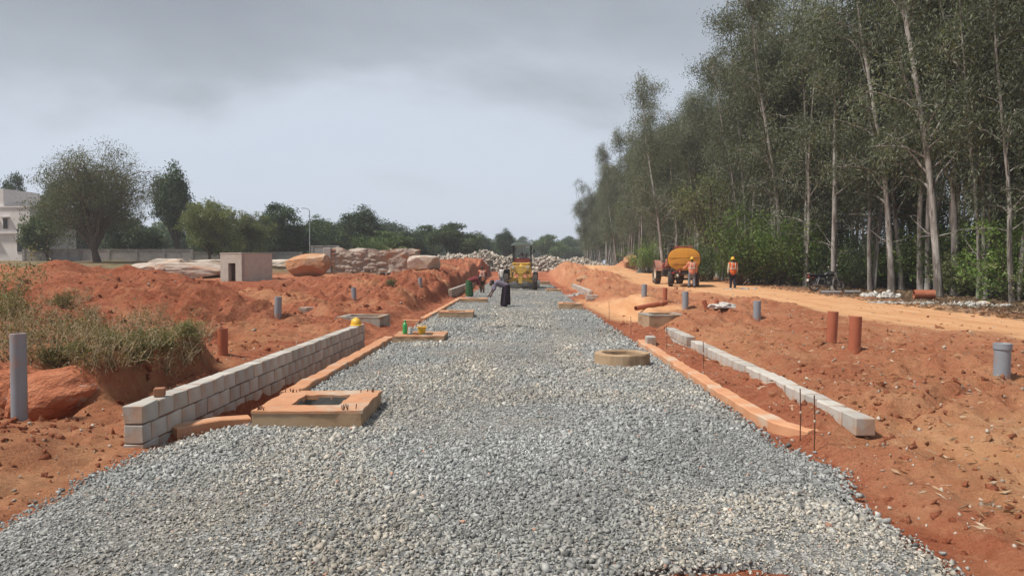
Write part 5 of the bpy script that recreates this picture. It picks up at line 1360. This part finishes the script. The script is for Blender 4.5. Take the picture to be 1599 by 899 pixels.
mb = MB(); mb.lathe([(.28, 2.24), (.28, 2.38), (.25, 2.4), (0, 2.41)], c=(0, 1.6, 0), n=18); mb.build('manhole_lid', M['redpaint'], tk)
mb = MB()
for sx_ in (-1, 1): mb.box((sx_ * .42, 1.7, .93), (.1, 3.6, .16))
for y_ in (.1, 1.2, 2.3, 3.3): mb.box((0, y_, .91), (.84, .1, .12))
mb.build('chassis', M['redpaint'], tk)
mb = MB(); mb.box((0, -.05, .84), (1.5, .1, .16)); mb.build('rear_bumper', M['blackmetal'], tk, bevel=.01)
mb = MB(); mb.tube([(-.25, -.12, 1.0), (-.25, -.3, 1.0), (-.25, -.34, .85)], .06, 8); mb.lathe([(0, -.02), (.1, -.02), (.1, .02), (0, .02)], c=(-.25, -.28, 1.06), n=12); mb.build('valve', M['redpaint'], tk)
for sx_ in (-1, 1):
    for y_ in (.75, 2.6): wheel(tk, (sx_ * .74, y_, .45), .45, .26, .24, 'redpaint', lugs=14)
    mb = MB(); mb.tube([(sx_ * .74, .75 + .55 * math.cos(q), .45 + .55 * math.sin(q)) for q in [R(15 + i * 15) for i in range(11)]], .02, 5); mb.build('mudguard_stay', M['blackmetal'], tk)
    mb = MB(); mb.box((sx_ * .62, -.12, .84), (.16, .03, .1)); mb.build('tail_light', M['redlens'], tk)
mb = MB(); mb.tube([(-.42, 3.4, .9), (0, 4.5, .65)], .05, 6); mb.tube([(.42, 3.4, .9), (0, 4.5, .65)], .05, 6); mb.build('drawbar', M['redpaint'], tk)
mb = MB(); mb.cyl((0, .75, .45), (0, .75, .45), .05); mb = MB(); mb.tube([(-.74, .75, .45), (.74, .75, .45)], .05, 8); mb.tube([(-.74, 2.6, .45), (.74, 2.6, .45)], .05, 8); mb.build('axle', M['blackmetal'], tk)
tw = tk.matrix_basis @ Vector((-.75, 4.6, 0)); tr = empty('tractor', (tw.x, tw.y, Hs(tw.x, tw.y)), R(-2), 'dusty red farm tractor hitched ahead of the yellow tank', 'tractor')
for sx_ in (-1, 1):
    wheel(tr, (sx_ * .72, .4, .72), .72, .36, .38, 'cream', lugs=20); wheel(tr, (sx_ * .62, 2.4, .38), .38, .18, .2, 'cream', lugs=12)
    mb = MB(); ar = [(.4 + .80 * math.cos(q), .72 + .80 * math.sin(q)) for q in [R(10 + i * 16) for i in range(11)]]; mb.prism(ar + [(a_ * .0 + .4 + (a_ - .4) * .96, .72 + (b_ - .72) * .96) for a_, b_ in reversed(ar)], 'X', sx_ * .72 - .2, sx_ * .72 + .2); mb.build('fender', M['dusty_red'], tr)
mb = MB(); mb.box((0, 1.9, 1.05), (.55, 1.5, .6)); mb.build('hood', M['redpaint'], tr, bevel=.06)
mb = MB(); mb.box((0, .7, .75), (.5, 1.6, .4)); mb.build('gearbox', M['blackmetal'], tr, bevel=.03)
mb = MB(); mb.box((0, .35, 1.15), (.45, .42, .1)); mb.box((0, .12, 1.4), (.45, .09, .42)); mb.build('seat', M['peach'], tr, bevel=.03)
mb = MB(); mb.tube([(.2 * math.cos(q), 1.0 + .08 * math.sin(q), 1.5 + .17 * math.sin(q)) for q in [2 * math.pi * i / 14 for i in range(15)]], .018, 5, caps=False); mb.cyl((0, 1.02, 1.5), (0, 1.25, 1.15), .02); mb.build('steering_wheel', M['blackmetal'], tr)
mb = MB(); mb.cyl((.15, 2.0, 1.3), (.15, 2.0, 1.95), .035); mb.build('exhaust_stack', M['blackmetal'], tr)
mb = MB(); mb.tube([(-.6, 2.4, .38), (0, 2.4, .5), (.6, 2.4, .38)], .05, 6); mb.build('front_axle', M['blackmetal'], tr)
wp = G(1087, 449.5); wv = tk.matrix_basis @ Vector((.42, -.62, 0)); person((wv.x, wv.y, Hs(wv.x, wv.y)), R(-5), 'reach', 'worker in peach vest and yellow helmet handling the tank valve', 'peach', 'denim', vest='peach', hat='hat')
# ---- motorcycle, facing right
mg = G(1291, 456); mc = empty('motorcycle', (mg.x, mg.y, mg.z), R(6), 'black motorcycle parked on the verge under the trees', 'motorcycle'); mc.rotation_euler = (R(-7), 0, R(6))
for x_, nm_ in ((-.64, 'wheel'), (.66, 'wheel')):
    wr = empty(nm_, (x_, 0, .30)); wr.parent = mc
    mb = MB(); mb.lathe([(.22, -.04), (.27, -.05), (.30, -.03), (.305, 0), (.30, .03), (.27, .05), (.22, .04), (.22, -.04)], axis='Y', n=30); mb.build('tyre', M['rubber'], wr, smooth=True)
    mb = MB(); mb.lathe([(.20, -.025), (.225, -.03), (.225, .03), (.20, .025), (.20, -.025)], axis='Y', n=28); mb.lathe([(0, -.05), (.05, -.05), (.05, .05), (0, .05)], axis='Y', n=12)
    for i in range(6): q = math.pi * i / 3; mb.tube([(.04 * math.cos(q), 0, .04 * math.sin(q)), (.205 * math.cos(q), 0, .205 * math.sin(q))], .014, 5)
    mb.build('rim', M['greymetal'], wr, smooth=True)
def mpart(name, fn, m, bev=0, sm_=True):
    mb = MB(); fn(mb); return mb.build(name, M[m], mc, smooth=sm_, bevel=bev)
mpart('frame', lambda b: (b.tube([(-.64, 0, .32), (-.2, 0, .36), (.18, 0, .30), (.36, 0, .72), (.42, 0, .88)], .025, 6), b.tube([(-.7, 0, .70), (-.1, 0, .72), (.40, 0, .86)], .025, 6)), 'blackmetal')
mpart('fuel_tank', lambda b: b.tube([(-.10, 0, .80), (.02, 0, .86), (.20, 0, .89), (.34, 0, .87), (.42, 0, .82)], [.07, .125, .15, .13, .06], 14), 'blackpaint')
mpart('seat', lambda b: b.tube([(-.85, 0, .83), (-.7, 0, .815), (-.4, 0, .79), (-.12, 0, .80), (-.06, 0, .82)], [.07, .1, .11, .1, .06], 10), 'blackcloth').scale = (1, 1, 1)
mpart('side_panel', lambda b: b.prism([(-.42, .5), (-.08, .48), (-.04, .72), (-.5, .74)], 'Y', -.12, .12), 'blackpaint', .02)
mpart('badge', lambda b: b.box((-.24, -.124, .62), (.2, .006, .05)), 'chrome')
mpart('tank_badge', lambda b: b.tube([(.1, -.14, .88), (.2, -.155, .91), (.3, -.135, .88)], .022, 6), 'greymetal')
mpart('engine', lambda b: (b.box((.04, 0, .42), (.46, .26, .30)), b.box((.12, 0, .64), (.30, .22, .24)), b.box((-.35, 0, .50), (.42, .2, .30))), 'blackmetal', .04)
mpart('engine_cover', lambda b: b.lathe([(0, -.16), (.09, -.16), (.1, -.12), (.1, .1)], c=(.05, 0, .42), axis='Y', n=16), 'chrome')
mpart('exhaust', lambda b: b.tube([(.22, -.1, .55), (.28, -.14, .36), (.1, -.17, .24), (-.2, -.18, .26), (-.24, -.18, .265), (-.8, -.18, .36)], [.022, .022, .022, .03, .05, .045], 10), 'chrome')
mpart('front_fork', lambda b: [b.tube([(.66, s_ * .08, .30), (.44, s_ * .08, .92)], .024, 8) for s_ in (-1, 1)], 'greymetal')
mpart('front_fender', lambda b: b.prism([(.66 + .335 * math.cos(q), .30 + .335 * math.sin(q)) for q in [R(15 + 14 * i) for i in range(10)]] + [(.66 + .32 * math.cos(q), .30 + .32 * math.sin(q)) for q in [R(15 + 14 * i) for i in range(9, -1, -1)]], 'Y', -.06, .06), 'blackpaint')
mpart('rear_fender', lambda b: b.prism([(-.64 + .36 * math.cos(q), .34 + .36 * math.sin(q)) for q in [R(40 + 15 * i) for i in range(9)]] + [(-.64 + .345 * math.cos(q), .34 + .345 * math.sin(q)) for q in [R(40 + 15 * i) for i in range(8, -1, -1)]], 'Y', -.08, .08), 'blackpaint')
mpart('headlight', lambda b: b.lathe([(0, -.1), (.07, -.08), (.1, 0), (.1, .04), (0, .05)], c=(.5, 0, .86), axis='X', n=16), 'chrome')
mpart('handlebar', lambda b: b.tube([(.30, -.38, 1.02), (.36, -.25, 1.04), (.43, -.08, .97), (.43, .08, .97), (.36, .25, 1.04), (.30, .38, 1.02)], .016, 6), 'blackmetal')
for s_ in (-1, 1):
    q_ = mpart('mirror_stem', lambda b: b.tube([(.36, s_ * .26, 1.04), (.38, s_ * .34, 1.16), (.37, s_ * .38, 1.24)], .01, 5), 'blackmetal'); b = MB(); b.ball((.37, s_ * .40, 1.27), (.03, .075, .05), 10, 7); b.build('mirror', M['chrome'], q_, smooth=True)
    mpart('shock_absorber', lambda b: b.tube([(-.55, s_ * .13, .34), (-.42, s_ * .13, .70)], .03, 8), 'chrome'); mpart('turn_signal', lambda b: b.ball((-.78, s_ * .16, .68), .03, 8, 6), 'redlens')
mpart('tail_light', lambda b: b.box((-.92, 0, .76), (.08, .14, .08)), 'redlens', .02); mpart('grab_rail', lambda b: b.tube([(-.6, -.12, .85), (-.9, -.12, .90), (-.98, 0, .91), (-.9, .12, .90), (-.6, .12, .85)], .014, 6), 'chrome')
mpart('number_plate', lambda b: b.box((-.97, 0, .58), (.01, .2, .12)), 'whitecloth'); mpart('side_stand', lambda b: b.tube([(-.02, -.1, .3), (-.1, -.22, .02)], .013, 5), 'blackmetal'); mpart('footpeg', lambda b: b.tube([(-.12, -.25, .34), (-.12, .25, .34)], .015, 6), 'blackmetal')

# ================================================================== HAZE
mb = MB(); mb.box((0, 292, 14.5), (964, 700, 33)); hz = mb.build('haze', None)
m = bpy.data.materials.new('haze_air'); m.use_nodes = True; t = m.node_tree
for n_ in list(t.nodes): t.nodes.remove(n_)
o_ = t.nodes.new('ShaderNodeOutputMaterial'); pv = t.nodes.new('ShaderNodeVolumePrincipled'); pv.inputs['Density'].default_value = .0006; pv.inputs['Color'].default_value = (.80, .86, .95, 1)
t.links.new(pv.outputs[0], o_.inputs['Volume']); hz.data.materials.append(m); tag(hz, kind='stuff'); hz['label'] = 'thin pale haze over the whole site'
